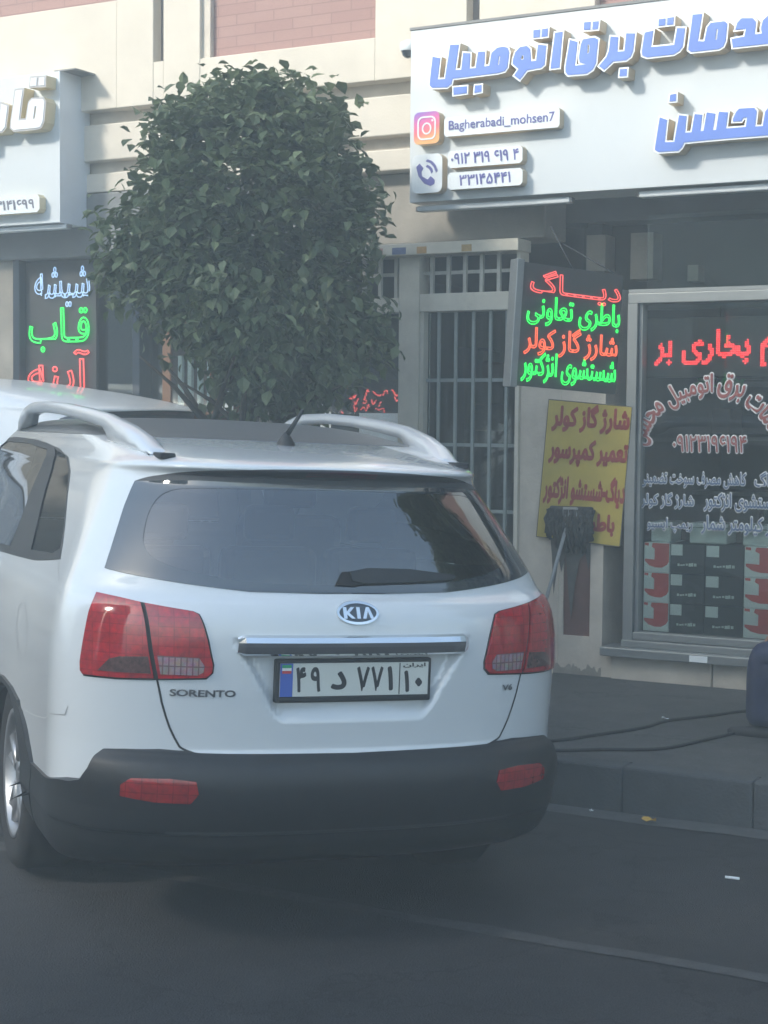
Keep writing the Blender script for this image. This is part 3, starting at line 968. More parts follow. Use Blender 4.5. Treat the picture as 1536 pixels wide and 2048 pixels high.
# arched line: bend the glyphs round a circle
def arc_word(body, a0, a1, ctr, r, hgt):
    for bold, m_, dt, nm in ((.075, M['decalw'], 0, 'lettering'), (.022, M['decalr'], .0065, 'lettering_fill')):
        me = glyphs(shape(body), bold)
        me0 = glyphs(shape(body), 0)
        xs = [v.co.x for v in me0.vertices]
        ys = [v.co.y for v in me0.vertices]
        x0, x1, y0, y1 = min(xs), max(xs), min(ys), max(ys)
        mb = MB()
        vs_ = []
        for v in me.vertices:
            f = (v.co.x - x0) / (x1 - x0)
            g = (v.co.y - y0) / (y1 - y0)
            a = R(a0 + (a1 - a0) * f)
            q = r + (g - .35) * hgt
            vs_.append(mb.bm.verts.new(fl(ctr[0] + q * math.cos(a), TG + dt + v.co.z, ctr[1] + q * math.sin(a))))
        for p in me.polygons:
            mb.bm.faces.new([vs_[i] for i in p.vertices])
        mb.build(nm, m_, win, recalc=False)
AC = (.655, 1.53)
arc_word('محسن', 166, 132, AC, .445, .13)
arc_word('اتومبیل', 127, 90, AC, .445, .14)
arc_word('برق', 86, 66, AC, .445, .15)
arc_word('خدمات', 61, 20, AC, .445, .13)

# ================================================================== SIGNS
sg = thing('sign_board', 'long white shop sign board with raised blue lettering and two phone number plates', 'sign', (-1.194, 0, 3.13))
MB().box(-1.194, 3.3, .03, .35, 3.13, 4.19, .004).build('panel', [M['signwhite']], sg)
mb = MB()
mb.box(-1.2, 3.31, .02, .356, 4.19, 4.206)
mb.build('top_trim', M['greymetal'], sg)
def letter(grp, parent, t0, t1, side, rim, face, d=.0085):
    lp = grp[0]
    hole = grp[1] if len(grp) > 1 else None
    mb = MB()
    mb.prism(offset_loop(lp, d), t0, t1 - .004, hole=offset_loop(hole, -d * .5) if hole else None, front_mi=1)
    o = mb.build('letter', [side, rim], parent, recalc=False)
    mb = MB()
    mb.prism(offset_loop(lp, -.001), t1 - .008, t1, hole=hole)
    mb.build('letter_face', face, o, recalc=False)
for g in BIG + BIG2:
    letter(g, sg, .345, .46, M['letterside'], M['rim'], M['blue'])
def rounded(s0, s1, z0, z1, r, n=5):
    o = []
    for cx, cz, a in ((s1 - r, z1 - r, 0), (s0 + r, z1 - r, 90), (s0 + r, z0 + r, 180), (s1 - r, z0 + r, 270)):
        for i in range(n + 1):
            q = R(a + 90 * i / n)
            o.append((cx + r * math.cos(q), cz + r * math.sin(q)))
    return o
def oct_(s0, s1, z0, z1, c):
    return [(s0 + c, z0), (s1 - c, z0), (s1, z0 + c), (s1, z1 - c), (s1 - c, z1), (s0 + c, z1), (s0, z1 - c), (s0, z0 + c)]
def plate_(parent, lp, side, t0=.345, t1=.42, face=None):
    mb = MB()
    mb.prism(lp, t0, t1, front_mi=1)
    return mb.build('raised_plate', [side, face or M['facewhite']], parent, recalc=False)
p = plate_(sg, oct_(-.920, -.158, 3.506, 3.622, .013), M['letterside'])
text_part('lettering', 'Bagherabadi_mohsen7', (-.887, 3.527, -.189, 3.600), .4215, M['ink'], p, bold=.012, persian=False)
p = plate_(sg, oct_(-.892, -.394, 3.314, 3.417, .016), M['letterside'])
text_part('lettering', '۰۹۱۲ ۳۱۹ ۶۱۹ ۴', (-.870, 3.334, -.417, 3.402), .4215, M['ink'], p, bold=.022)
p = plate_(sg, oct_(-.892, -.392, 3.183, 3.286, .016), M['letterside'])
text_part('lettering', '۳۳۱۴۵۴۴۱', (-.813, 3.203, -.468, 3.268), .4215, M['ink'], p, bold=.022)
p = plate_(sg, rounded(-1.129, -.953, 3.472, 3.668, .034), M['letterside'], face=M['icon'])
mb = MB()
mb.prism(rounded(-1.104, -.976, 3.497, 3.641, .036), .418, .4225, hole=rounded(-1.094, -.986, 3.507, 3.631, .028))
mb.prism([(-1.040 + .033 * math.cos(R(a)), 3.566 + .037 * math.sin(R(a))) for a in range(0, 360, 18)], .418, .4225,
         hole=[(-1.040 + .023 * math.cos(R(a)), 3.566 + .027 * math.sin(R(a))) for a in range(0, 360, 18)])
mb.prism([(-1.001 + .007 * math.cos(R(a)), 3.613 + .007 * math.sin(R(a))) for a in range(0, 360, 45)], .418, .4225)
mb.build('camera_mark', M['facewhite'], p, recalc=False)
p = plate_(sg, rounded(-1.141, -.930, 3.173, 3.410, .040), M['letterside'])
mb = MB()
mb.prism(PHONE, .418, .4225)
for wv in (WAVE1, WAVE2):
    a = [Vector(q) for q in wv]
    mb.prism([tuple(q + Vector((.006, .006))) for q in a] + [tuple(q - Vector((.006, .006))) for q in a[::-1]], .418, .4225)
mb.build('handset_mark', M['ink'], p, recalc=False)

sl = thing('sign_board', 'white shop sign board with raised white lettering edged in gold beside the tree', 'sign', (-6.9, 0, 3.15))
MB().box(-7.6, -3.995, .02, .35, 3.15, 4.205, .004).build('panel', M['signwhite'], sl)
MB().box(-3.9945, -3.99, .02, .352, 3.148, 4.207).build('return', M['signedge'], sl)
MB().box(-4.05, -3.86, .12, .34, 4.206, 4.216).build('top_flashing', M['greymetal'], sl)
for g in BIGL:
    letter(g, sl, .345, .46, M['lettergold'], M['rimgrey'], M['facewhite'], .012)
p = plate_(sl, oct_(-4.85, -4.118, 3.222, 3.347, .022), M['lettergold'])
text_part('lettering', '۳۳۱۴۱۶۹۹', (-4.60, 3.250, -4.165, 3.318), .4215, M['inkgrey'], p, bold=.022)
def strip(s0, s1, z0, z1, lab):
    t_ = thing('strip_light', lab, 'lamp', (s0, .26, z0))
    MB().box(s0, s1, .24, .31, z0, z1, .008).build('housing', M['signwhite'], t_)
    MB().box(s0 - .012, s0, .25, .30, z0 + .003, z1 - .003).build('end_cap', M['greymetal'], t_)
    MB().box(s1, s1 + .012, .25, .30, z0 + .003, z1 - .003).build('end_cap', M['greymetal'], t_)
strip(-1.162, -.134, 3.078, 3.112, 'unlit white strip light under the phone number plates of the blue lettered sign')
strip(.30, 1.5, 3.082, 3.118, 'unlit white strip light under the shorter blue word of the sign board')
strip(-5.8, -3.975, 3.112, 3.146, 'unlit white strip light under the sign with gold edged white lettering')

# --- neon sign of the left shop (on a dark board inside the glass)
nl = thing('neon_sign', 'dark upright neon panel with one blue, one green and one red outlined word', 'neon sign', (-4.32, -.02, 1.9))
MB().box(-4.655, -3.99, -.08, -.05, 1.7, 2.93).build('backboard', M['board'], nl)
def neon(parent, body, box, t, m_, r, bold=.03, shear=0., proj=None):
    me = glyphs(shape(body), 0, res=2, outline_only=True)
    mb = MB()
    neon_tubes(mb, me, (proj or Matrix()) @ fit(me, *box, t, shear), r)
    return mb.build('neon_word', m_, parent, recalc=False)
neon(nl, 'شیشه', (-4.548, 2.590, -4.034, 2.880), -.03, M['n_white'], .0045)
neon(nl, 'ق' + TAT + 'اب', (-4.606, 2.262, -4.042, 2.580), -.03, M['n_green'], .006)
neon(nl, 'آینه', (-4.617, 1.915, -4.042, 2.272), -.03, M['n_red'], .006)

# --- slanting neon sign in front of the door pier
BF = Matrix.Translation((.695, 8.83, 0)) @ Matrix.Rotation(R(29), 4, 'Z')      # local x along the panel, y to the wall
NSW, NSH = .66, .655
BZ = 1.965
Tn = BF @ Matrix.Translation((0, 0, BZ)) @ Matrix.Rotation(R(3.4), 4, 'Y')
ns = bpy.data.objects.new('neon_sign', None)
COL.objects.link(ns)
ns.matrix_world = Tn
BASE[ns.name] = Vector((0, 0, 0))
tag(ns, 'slanting black neon sign with four word lines in red and green', 'neon sign')
MB().box(.0, NSW, -.03, .0, .0, NSH).build('backboard', M['board'], ns)
MB().box(-.045, .0, -.06, .012, -.01, NSH + .012, .004).build('side_channel', M['alu'], ns)
neon(ns, 'دی' + TAT * 4 + 'اگ', (.045, .475, .640, .625), .012, M['n_red'], .0030, .03)
neon(ns, 'باطری تعاونی', (.035, .330, .645, .485), .012, M['n_green'], .0030, .03)
neon(ns, 'شارژ گاز کولر', (.030, .170, .640, .330), .012, M['n_orange'], .0030, .03)
neon(ns, 'شستشوی انژکتور', (.020, .025, .640, .185), .012, M['n_green'], .0030, .035)
mb = MB()
mb.tube([Vector((NSW * .5, .02, NSH)), Vector((NSW * .5, .25, NSH + .25))], .004)
mb.tube([Vector((NSW - .02, .02, NSH)), Vector((NSW - .1, .45, NSH + .2))], .004)
mb.build('bracket', M['plastic'], ns)

# --- LED tickers
lt = thing('led_display', 'bright red dot matrix display with large letters above the arched window lettering', 'led display', (1.2, -.12, 2.07))
MB().box(.19, 2.35, -.26, -.14, 2.05, 2.41, .006).build('housing', M['board'], lt)
for body, box in (('بر', (.248, 2.115, .372, 2.270)), ('بخاری', (.422, 2.118, .850, 2.335)), (TAT + TAT + 'م', (.905, 2.105, 1.14, 2.29))):
    me = glyphs(shape(body), .03)
    mx_ = fit(me, *box, -.135)
    mb = MB()
    led_dots(mb, me, mx_, box[0], box[1], box[2], box[3], .0125, -.137, .0078)
    mb.build('led_word', M['led_red'], lt, recalc=False)
l2 = thing('led_display', 'small dim red display between the tree and the barred door', 'led display', (-1.7, -.12, 1.8))
MB().box(-2.02, -1.445, -.16, -.10, 1.79, 2.05, .006).build('housing', M['board'], l2)
mb = MB()
random.seed(4)
for cx, cz, wd, hg in ((-1.855, 1.955, .05, .05), (-1.745, 1.945, .03, .055), (-1.66, 1.95, .05, .02), (-1.60, 1.955, .03, .03), (-1.53, 1.955, .04, .03),
                       (-1.87, 1.905, .03, .03), (-1.82, 1.90, .03, .03), (-1.755, 1.895, .03, .015), (-1.69, 1.90, .03, .03), (-1.64, 1.88, .02, .02), (-1.515, 1.915, .03, .02),
                       (-1.83, 1.855, .02, .035), (-1.77, 1.85, .025, .02), (-1.735, 1.855, .02, .035), (-1.65, 1.85, .03, .012), (-1.61, 1.84, .02, .018), (-1.93, 1.825, .02, .006)):
    k = max(3, int(wd * hg * 12000))
    a0 = random.uniform(0, 6)
    for i in range(k):
        q = i / k
        a = cx + wd * (q - .5) * 1.2 + random.uniform(-.004, .004)
        b = cz + hg * math.sin(a0 + q * 4.5) * .6 + random.uniform(-.003, .003)
        mb.box(a - .004, a + .004, -.10, -.095, b - .003, b + .003)
mb.build('led_row', M['led_dim'], l2)

# --- yellow hand-painted board
yb = thing('painted_board', 'yellow board with dark red hand painted lines leaning on the pier', 'sign', (-.13, .03, 1.02))
mb = MB()
q4 = [(-.437, 1.059), (.111, 1.02), (.176, 1.864), (-.366, 1.909)]
mb.prism(q4, .012, .032)
mb.build('board', M['yellow'], yb)
mb = MB()
mb.prism(offset_loop(q4, .006), .012, .030, hole=offset_loop(q4, -.0))
mb.build('edge_trim', M['stain'], yb)
def ytext(body, box, slope):
    me = glyphs(shape(body), .055)
    mb = MB()
    mb.mesh(me, fit(me, *box, .0345, shear=.08, slope=slope))
    mb.build('lettering', M['redpaint'], yb, recalc=False)
ytext('شارژ گاز کولر', (-.35, 1.715, .16, 1.895), -.05)
ytext('تعمیر کمپرسور', (-.37, 1.505, .15, 1.68), -.05)
ytext('دیاگ-شستشو انژکتور', (-.40, 1.265, .135, 1.465), -.05)
ytext('باطری', (-.16, 1.08, .075, 1.22), -.05)

# --- mop leaning with its head up
mp = thing('mop', 'dark wet mop standing upside down against the yellow board', 'mop', (-.38, .30, .21))
mb = MB()
mb.tube([fl(-.40, .27, .212), fl(-.195, .075, 1.215)], .012, 8)
mb.build('handle', M['stick'], mp)
mb = MB()
random.seed(11)
mb.box(-.335, -.05, .045, .085, 1.17, 1.255, .012)
for i in range(120):
    s = random.uniform(-.345, -.045)
    L = random.uniform(.12, .25) * (1.1 if -.3 < s < -.1 else .8)
    pts = [fl(s, random.uniform(.05, .10), 1.235), fl(s + random.uniform(-.02, .02), random.uniform(.06, .12), 1.235 - L * .5), fl(s + random.uniform(-.025, .025), random.uniform(.045, .08), 1.235 - L)]
    mb.tube(pts, .009, 5)
mb.build('mop_head', M['mophead'], mp)
mb = MB()
mb.box(-.24, -.14, .08, .095, 1.19, 1.25, .006)
mb.build('socket', M['alu'], mp)

# --- security camera
sc_ = thing('security_camera', 'small white dome security camera on the wall beside the blue lettered sign board', 'camera', (-1.325, .12, 4.09))
MB().lathe([(.0, .05), (.045, .05), (.05, .03), (.05, .0), (.046, -.005)], fl(-1.30, .19, 4.11)).build('housing', M['facewhite'], sc_)
MB().lathe([(.042, -.005), (.036, -.03), (.02, -.045), (.0, -.05)], fl(-1.30, .19, 4.11)).build('dome', M['badgedark'], sc_)
MB().box(-1.32, -1.28, .11, .20, 4.155, 4.175).build('bracket', M['facewhite'], sc_)

# --- cartons in the window
def carton_red(nm, s0, s1, z0, z1, lab):
    t_ = thing('oil_carton', lab, 'carton', (s0, -.1, z0), group='oil cartons stacked in the right shop window')
    MB().box(s0, s1, -.36, -.075, z0, z1, .003).build('carton', M['cartwhite'], t_)
    w_, h_ = s1 - s0, z1 - z0
    P = lambda x, y: (s0 + x * w_, z0 + y * h_)
    mb = MB()
    mb.prism([P(.33, .98), P(.98, .98), P(.98, .38), P(.90, .26), P(.70, .16), P(.45, .16), P(.22, .22), P(.04, .36), P(.04, .44), P(.42, .42), P(.42, .78), P(.30, .86)], -.076, -.073)
    mb.prism([P(.03, .90), P(.18, .88), P(.18, .97), P(.03, .98)], -.076, -.073)
    mb.build('printed_panel', M['red'], t_, recalc=False)
    MB().box(s0 + .03 * w_, s0 + .40 * w_, -.076, -.0715, z0 + .46 * h_, z0 + .80 * h_).build('paper_label', M['paper'], t_)
def carton_black(nm, s0, s1, z0, z1, lab, word):
    t_ = thing('oil_carton', lab, 'carton', (s0, -.1, z0), group='oil cartons stacked in the right shop window')
    MB().box(s0, s1, -.36, -.075, z0, z1, .003).build('carton', M['navy'], t_)
    w_, h_ = s1 - s0, z1 - z0
    MB().box(s0 + .03 * w_, s0 + .36 * w_, -.076, -.0715, z0 + .60 * h_, z0 + .97 * h_).build('paper_label', M['paper'], t_)
    mb = MB()
    random.seed(3)
    for k in range(7):                                  # illegible pale print
        a = s0 + w_ * (.22 + .08 * k)
        mb.box(a, a + w_ * random.uniform(.05, .085), -.076, -.073, z0 + h_ * random.uniform(.22, .27), z0 + h_ * random.uniform(.30, .38))
    mb.build('printed_line', M['tub'], t_)
rowz = [(.502, .680), (.682, .862), (.864, 1.045)]
rowl = ['bottom', 'middle', 'top']
for r_, (z0, z1) in enumerate(rowz):
    carton_red('', .232, .395, z0, z1, 'red and white carton against the window frame in the %s carton row' % rowl[r_])
    carton_black('', .399, .615, z0, z1, 'black carton next to the red carton by the window frame, %s row' % rowl[r_], 0)
    carton_black('', .619, .855, z0, z1, 'black carton in the %s row, on the side away from the window frame' % rowl[r_], 1)
    carton_red('', .859, 1.075, z0, z1, 'red and white carton past the black cartons, farthest from the frame, %s row' % rowl[r_])
    MB_ = None
for s0, s1, lab in ((.255, .385, 'white plastic tub above the red cartons by the window frame'), (.50, .735, 'wide white plastic tub on top of the black cartons'), (.83, 1.05, 'white plastic tub above the red cartons farthest from the frame')):
    t_ = thing('plastic_tub', lab, 'tub', (s0, -.2, 1.046), group='white tubs on top of the cartons')
    c_ = fl((s0 + s1) / 2, -.22, 1.046)
    MB().box(s0, s1, -.32, -.12, 1.046, 1.145, .012).build('tub', M['tub'], t_)
    MB().box(s0 - .006, s1 + .006, -.326, -.114, 1.146, 1.17, .006).build('lid', M['facewhite'], t_)
t_ = thing('potted_plant', 'bright green artificial plant hanging behind the window over the arched lettering', 'plant', (.58, -.35, 1.98))
random.seed(9)
mb = MB()
for i in range(110):
    c = fl(.45 + random.random() * .28, -.35 + random.uniform(-.08, .08), 1.99 + random.random() * .11)
    d = Vector((random.uniform(-1, 1), random.uniform(-.4, .4), random.uniform(-.6, 1))).normalized() * .03
    e_ = Vector((random.uniform(-1, 1), random.uniform(-1, 1), random.uniform(-1, 1))).normalized() * .010
    vv = [mb.bm.verts.new(q) for q in (c - d, c + e_, c + d, c - e_)]
    mb.bm.faces.new(vv)
mb.build('leaves', mat('green_plastic_leaf', (.03, .30, .09), .4), t_, recalc=False)
MB().tube([fl(.58, -.35, 2.0), fl(.58, -.37, 2.05), fl(.58, -.4, 2.49)], .004).build('hanging_cord', M['cable'], t_)

# --- wooden cabinet and metal box by the left shop
CABX = (-3.06, -2.60)
cb = thing('display_cabinet', 'brown wooden display cabinet with white papers behind its glass', 'cabinet', (-2.7, .15, .21))
mb = MB()
a, b = CABX
mb.box(a, b, .05, .40, .21, 1.74, .006)
mb.box(a, a + .07, .05, .40, 1.74, 2.45, .004)
mb.box(b - .07, b, .05, .40, 1.74, 2.45, .004)
mb.box(a, b, .05, .42, 1.70, 1.82, .008)
mb.box(a, b, .05, .40, 2.34, 2.45, .006)
mb.box(a, b, .05, .07, 1.8, 2.4)
mb.build('carcass', M['wood'], cb)
mb = MB()
for i, s in enumerate((a + .10, a + .18, a + .26, a + .34, a + .42)):
    mb.box(s, s + .035, .33, .36, 1.83, 2.20 + .05 * (i % 2), .004)
mb.box(a + .44, a + .56, .365, .37, 1.83, 1.97)
mb.build('paper_roll', M['paper'], cb)
MB().box(a + .07, b - .07, .385, .39, 1.82, 2.34).build('glass_door', M['glass'], cb)

# ================================================================== CABLES, LITTER
def cable(pts, lab):
    mb = MB()
    P = [fl(s, t, .217) for s, t in pts]
    Q = []
    for i in range(len(P) - 1):                              # Catmull-Rom
        p0, p1, p2, p3 = P[max(i - 1, 0)], P[i], P[i + 1], P[min(i + 2, len(P) - 1)]
        for k in range(8):
            f = k / 8
            Q.append(.5 * ((2 * p1) + (p2 - p0) * f + (2 * p0 - 5 * p1 + 4 * p2 - p3) * f * f + (3 * p1 - p0 - 3 * p2 + p3) * f ** 3))
    Q.append(P[-1])
    mb.tube(Q, .0085, 7)
    o = mb.build('cable', M['cable'])
    tag(o, lab, 'cable', 'black cables lying across the pavement')
cable([(.2, 2.30), (.54, 2.18), (.734, 1.816), (.843, 1.541), (.881, 1.30), (1.023, 1.037), (1.161, .771), (1.5, .45)], 'black cable lying on the pavement nearer the shop wall')
cable([(.3, 2.33), (.637, 2.36), (.877, 2.20), (1.109, 2.03), (1.226, 1.666), (1.312, 1.363), (1.367, 1.199), (1.9, .9)], 'black cable lying on the pavement nearer the kerb, running to the seated person')
def scrap(name, c, size, m, lab, cat, z):
    mb = MB()
    random.seed(int(size * 1000))
    k = 7
    ctr = mb.bm.verts.new(fl(c[0], c[1], z + .012))
    ring = [mb.bm.verts.new(fl(c[0] + size * random.uniform(.7, 1.2) * math.cos(2 * math.pi * i / k), c[1] + size * .6 * random.uniform(.7, 1.2) * math.sin(2 * math.pi * i / k), z + random.uniform(.003, .026))) for i in range(k)]
    for i in range(k):
        mb.bm.faces.new((ctr, ring[i], ring[(i + 1) % k]))
    o = mb.build(name, m, recalc=False)
    tag(o, lab, cat)
scrap('fallen_leaf', (1.266, 2.63), .036, M['amber'], 'yellow fallen leaf lying in the gutter below the kerb', 'leaf', .004)
scrap('fallen_leaf', (.98, 2.60), .012, M['paper'], 'tiny pale scrap in the gutter near the car', 'litter', .004)
mb = MB()
mb.tube([fl(1.83, 3.33, .008), fl(1.885, 3.325, .008)], .0055, 8)
tag(mb.build('cigarette_end', M['paper']), 'white cigarette end lying on the bare road away from the kerb', 'litter')
scrap('paper_scrap', (.854, 1.267), .022, M['paper'], 'small pale paper scrap lying on the pavement by the cables', 'litter', .212)

# ================================================================== ACROSS THE STREET (out-of-view blocker added to shade the lower storey, seen in reflections)
ob = thing('building', 'tall plain grey building across the street with an open passage through it', 'building', (-22, -17, 0))
mb = MB()
mb.box(-40, -14.5, 17, 27, 0, OPP_H)
mb.box(-14.5, -9.6, 17, 18.2, 0, OPP_H)
mb.box(-7.3, OPP_S, 17, 27, 0, OPP_H)
mb.box(-9.6, -7.3, 17, 17.8, 11.95, OPP_H)                # gap between the halves, shaped to let sun onto the car's flank
mb.build('wall', M['concrete'], ob)
# ================================================================== CARS
VS = .055                                              # scale of v when outlines are filled flat
def nrm(f, u, v):
    eu, ev = 2e-3, 2e-2
    vv0, vv1 = np.clip(v - ev, 0, NR - 1.00001), np.clip(v + ev, 0, NR - 1.00001)
    a = f(u + eu, v) - f(u - eu, v)
    b = f(u, vv1) - f(u, vv0)
    n_ = np.cross(a, b)
    ln = np.linalg.norm(n_, axis=-1, keepdims=True)
    return n_ / np.maximum(ln, 1e-12)

def surf(off=0., disp=None):
    def f(u, v):
        p = S(u, v)
        d = off
        if disp is not None:
            d = off - disp(p)
        n_ = nrm(S, u, v)
        return p + n_ * (np.asarray(d)[..., None] if np.ndim(d) else d)
    return f

def panel(name, loops, m, parent, off=0., th=.004, du=.025, dv=.25, disp=None, skirt=True, both=False):
    """cut a panel with the outline loops [(u,v)...] out of the body surface"""
    sets = [loops]
    if both:
        sets.append([[(-a, b) for a, b in lp] for lp in loops])
    bm = bmesh.new()
    for lps in sets:
        vv, ff = fill2d([[(a, b * VS) for a, b in lp] for lp in lps])
        vs_ = [bm.verts.new((a, b, 0)) for a, b in vv]
        for f in ff:
            try: bm.faces.new([vs_[i] for i in f])
            except ValueError: pass
    bmesh.ops.remove_doubles(bm, verts=bm.verts, dist=1e-6)
    us = [v.co.x for v in bm.verts]
    vs_ = [v.co.y for v in bm.verts]
    for lo, hi, st, ax in ((min(us), max(us), du, 0), (min(vs_), max(vs_), dv * VS, 1)):
        k = math.floor(lo / st) + 1
        while k * st < hi:
            co = (k * st, 0, 0) if ax == 0 else (0, k * st, 0)
            no = (1, 0, 0) if ax == 0 else (0, 1, 0)
            bmesh.ops.bisect_plane(bm, geom=bm.verts[:] + bm.edges[:] + bm.faces[:], plane_co=co, plane_no=no, dist=1e-6)
            k += 1
    bm.verts.index_update()
    bm.verts.ensure_lookup_table()
    u = np.array([v.co.x for v in bm.verts])
    v = np.array([q.co.y for q in bm.verts]) / VS
    f = surf(off, disp)
    P = f(u, v)
    N = nrm(f, u, v)
    nv = len(P)
    verts = [tuple(p) for p in P]
    faces, nors = [], []
    for fc in bm.faces:
        ix = [q.index for q in fc.verts]
        # orientation
        a = np.cross(P[ix[1]] - P[ix[0]], P[ix[2]] - P[ix[0]])
        if a @ N[ix[0]] < 0: ix = ix[::-1]
        faces.append(ix)
        nors += [tuple(N[i]) for i in ix]
    if skirt:
        for e in bm.edges:
            if len(e.link_faces) == 1:
                a, b = e.verts[0].index, e.verts[1].index
                c = np.mean([P[q.index] for q in e.link_faces[0].verts], axis=0)
                pa, pb = P[a], P[b]
                qa, qb = pa - N[a] * th, pb - N[b] * th
                fn = np.cross(pb - pa, N[a])
                ln = np.linalg.norm(fn)
                if ln < 1e-12: continue
                fn /= ln
                if fn @ ((pa + pb) / 2 - c) < 0: fn = -fn
                i0 = len(verts)
                quad = [pa, pb, qb, qa]
                verts += [tuple(x) for x in quad]
                ix = [i0, i0 + 1, i0 + 2, i0 + 3]
                if np.cross(quad[1] - quad[0], quad[2] - quad[0]) @ fn < 0: ix = ix[::-1]
                faces.append(ix)
                nors += [tuple(fn)] * 4
    bm.free()
    me = bpy.data.meshes.new(name)
    me.from_pydata(verts, [], faces)
    me.polygons.foreach_set('use_smooth', [True] * len(me.polygons))
    me.normals_split_custom_set(nors)
    me.materials.append(m)
    o = bpy.data.objects.new(name, me)
    COL.objects.link(o)
    o.parent = parent
    return o

def ribbon(name, pts, wd, m, parent, off=.0008, both=False, close=False, obj_only=False):
    """thin line lying on the body along (u,v) points"""
    if both:
        ribbon(name, [(-a, b) for a, b in pts], wd, m, parent, off, False, close)
    bm = bmesh.new()
    for sgn in (1,):
        q = []
        for i in range(len(pts) - (0 if close else 1)):
            a, b = pts[i], pts[(i + 1) % len(pts)]
            n_ = max(2, int(max(abs(a[0] - b[0]) / .03, abs(a[1] - b[1]) / .4)))
            q += [(a[0] + (b[0] - a[0]) * k / n_, a[1] + (b[1] - a[1]) * k / n_) for k in range(n_)]
        if not close: q.append(pts[-1])
        uu, vv = np.array([x[0] for x in q]) * sgn, np.array([x[1] for x in q])
        f = surf(off)
        P = f(uu, vv)
        N = nrm(S, uu, vv)
        prev = None
        first = None
        for i in range(len(P)):
            t_ = (P[(i + 1) % len(P)] - P[i - 1]) if close else (P[min(i + 1, len(P) - 1)] - P[max(i - 1, 0)])
            sd_ = np.cross(N[i], t_)
            sd_ /= max(1e-9, np.linalg.norm(sd_))
            cur = (bm.verts.new(P[i] + sd_ * wd / 2), bm.verts.new(P[i] - sd_ * wd / 2))
            if prev: bm.faces.new((prev[0], prev[1], cur[1], cur[0]))
            prev = cur
            first = first or cur
        if close: bm.faces.new((prev[0], prev[1], first[1], first[0]))
    me = bpy.data.meshes.new(name)
    bm.to_mesh(me)
    bm.free()
    me.materials.append(m)
    o = bpy.data.objects.new(name, me)
    COL.objects.link(o)
    o.parent = parent
    return o

def mir(h):
    """half outline (u<=0, starting and ending at u=0) -> full loop"""
    return h + [(-a, b) for a, b in h[::-1] if abs(a) > 1e-9]

def flank(y, z):
    """(u,v) on the right flank at car y,z"""
    v = np.interp(z, [r[0] for r in ROWS[:24]], range(24))
    lo, hi = 0.3, 2.95
    for _ in range(50):
        md = (lo + hi) / 2
        if S(md, v)[1] < y: lo = md
        else: hi = md
    return (float(lo), float(v))

def rear_y(x, z):
    r = rowat(np.array(np.interp(z, [q[0] for q in ROWS[:20]], range(20))))
    w_, b_ = r[2], r[3]
    return float(r[1] + b_ * (1 - (1 - min(.999, abs(x) / w_) ** NE) ** (1 / NE)))

def roof_z(x, y):
    vv = np.linspace(21.5, NR - 1.001, 160)
    best = None
    for v in vv:
        uu = np.linspace(0, 2.6, 60)
        q = S(uu, np.full_like(uu, v))
        d = (q[:, 0] - abs(x)) ** 2 + (q[:, 1] - y) ** 2
        i = d.argmin()
        if best is None or d[i] < best[0]: best = (d[i], q[i, 2])
    return best[1]

class CB(MB):
    """same collector in plain car coordinates"""
    pass

def cbox(mb, x0, x1, y0, y1, z0, z1, bev=0):
    mb.hexa([Vector(q) for q in ((x0, y0, z0), (x1, y0, z0), (x1, y1, z0), (x0, y1, z0), (x0, y0, z1), (x1, y0, z1), (x1, y1, z1), (x0, y1, z1))], bev)

GL = [(0, 15.09), (-.10, 15.08), (-.30, 15.13), (-.46, 15.46), (-.60, 15.74), (-.738, 15.99), (-.735, 17.), (-.728, 18.), (-.715, 19.05), (-.66, 19.55), (-.58, 20.15), (-.482, 20.62), (-.26, 21.2), (-.098, 21.42), (0, 21.45)]
TG_ = [(0, 15.05), (-.10, 15.04), (-.30, 15.09), (-.46, 15.42), (-.60, 15.70), (-.740, 15.95), (-.742, 15.), (-.743, 14.39), (-.665, 14.15), (-.597, 13.91), (-.566, 12.5), (-.537, 11.19), (-.520, 10.51), (-.496, 9.81), (-.468, 9.12), (-.450, 8.92), (-.412, 8.50), (-.342, 8.40), (-.17, 8.33), (0, 8.22)]
LAMP = [(-.740, 14.39), (-.665, 14.16), (-.595, 13.92), (-.52, 13.69), (-.457, 13.50), (-.441, 13.36), (-.431, 13.05), (-.410, 12.37), (-.393, 11.65), (-.394, 11.42), (-.408, 11.25), (-.537, 11.18), (-.65, 11.13), (-.750, 11.12), (-.760, 11.22), (-.763, 11.5), (-.759, 12.13), (-.752, 13.25)]
L_OUT = [(-.740, 14.39), (-.665, 14.16), (-.601, 13.94), (-.572, 12.5), (-.543, 11.18), (-.65, 11.13), (-.750, 11.12), (-.760, 11.22), (-.763, 11.5), (-.759, 12.13), (-.752, 13.25)]
L_IN = [(-.589, 13.90), (-.52, 13.69), (-.457, 13.50), (-.441, 13.36), (-.431, 13.05), (-.410, 12.37), (-.393, 11.65), (-.394, 11.42), (-.408, 11.25), (-.531, 11.18), (-.560, 12.5)]
BUMP_TOP = [(0, 8.16), (-.17, 8.27), (-.342, 8.34), (-.415, 8.44), (-.452, 8.88), (-.52, 8.98), (-.62, 8.80), (-.675, 8.35), (-.706, 7.48), (-.729, 6.6), (-.757, 5.95), (-.80, 5.78), (-.85, 5.72), (-.95, 5.45)]
ARCH_C = (1.42, .365)
NOTCH = [(.80, .50), (.90, .575), (1.00, .640), (1.12, .69), (1.27, .722), (1.45, .735), (1.63, .722), (1.78, .685), (1.90, .62), (1.98, .55), (2.03, .485)]
def notch(c): return [(y + c - ARCH_C[0], z) for y, z in NOTCH]
RSH = .30                                              # the hidden right wheels sit further back
FW = 2.98                                              # front axle
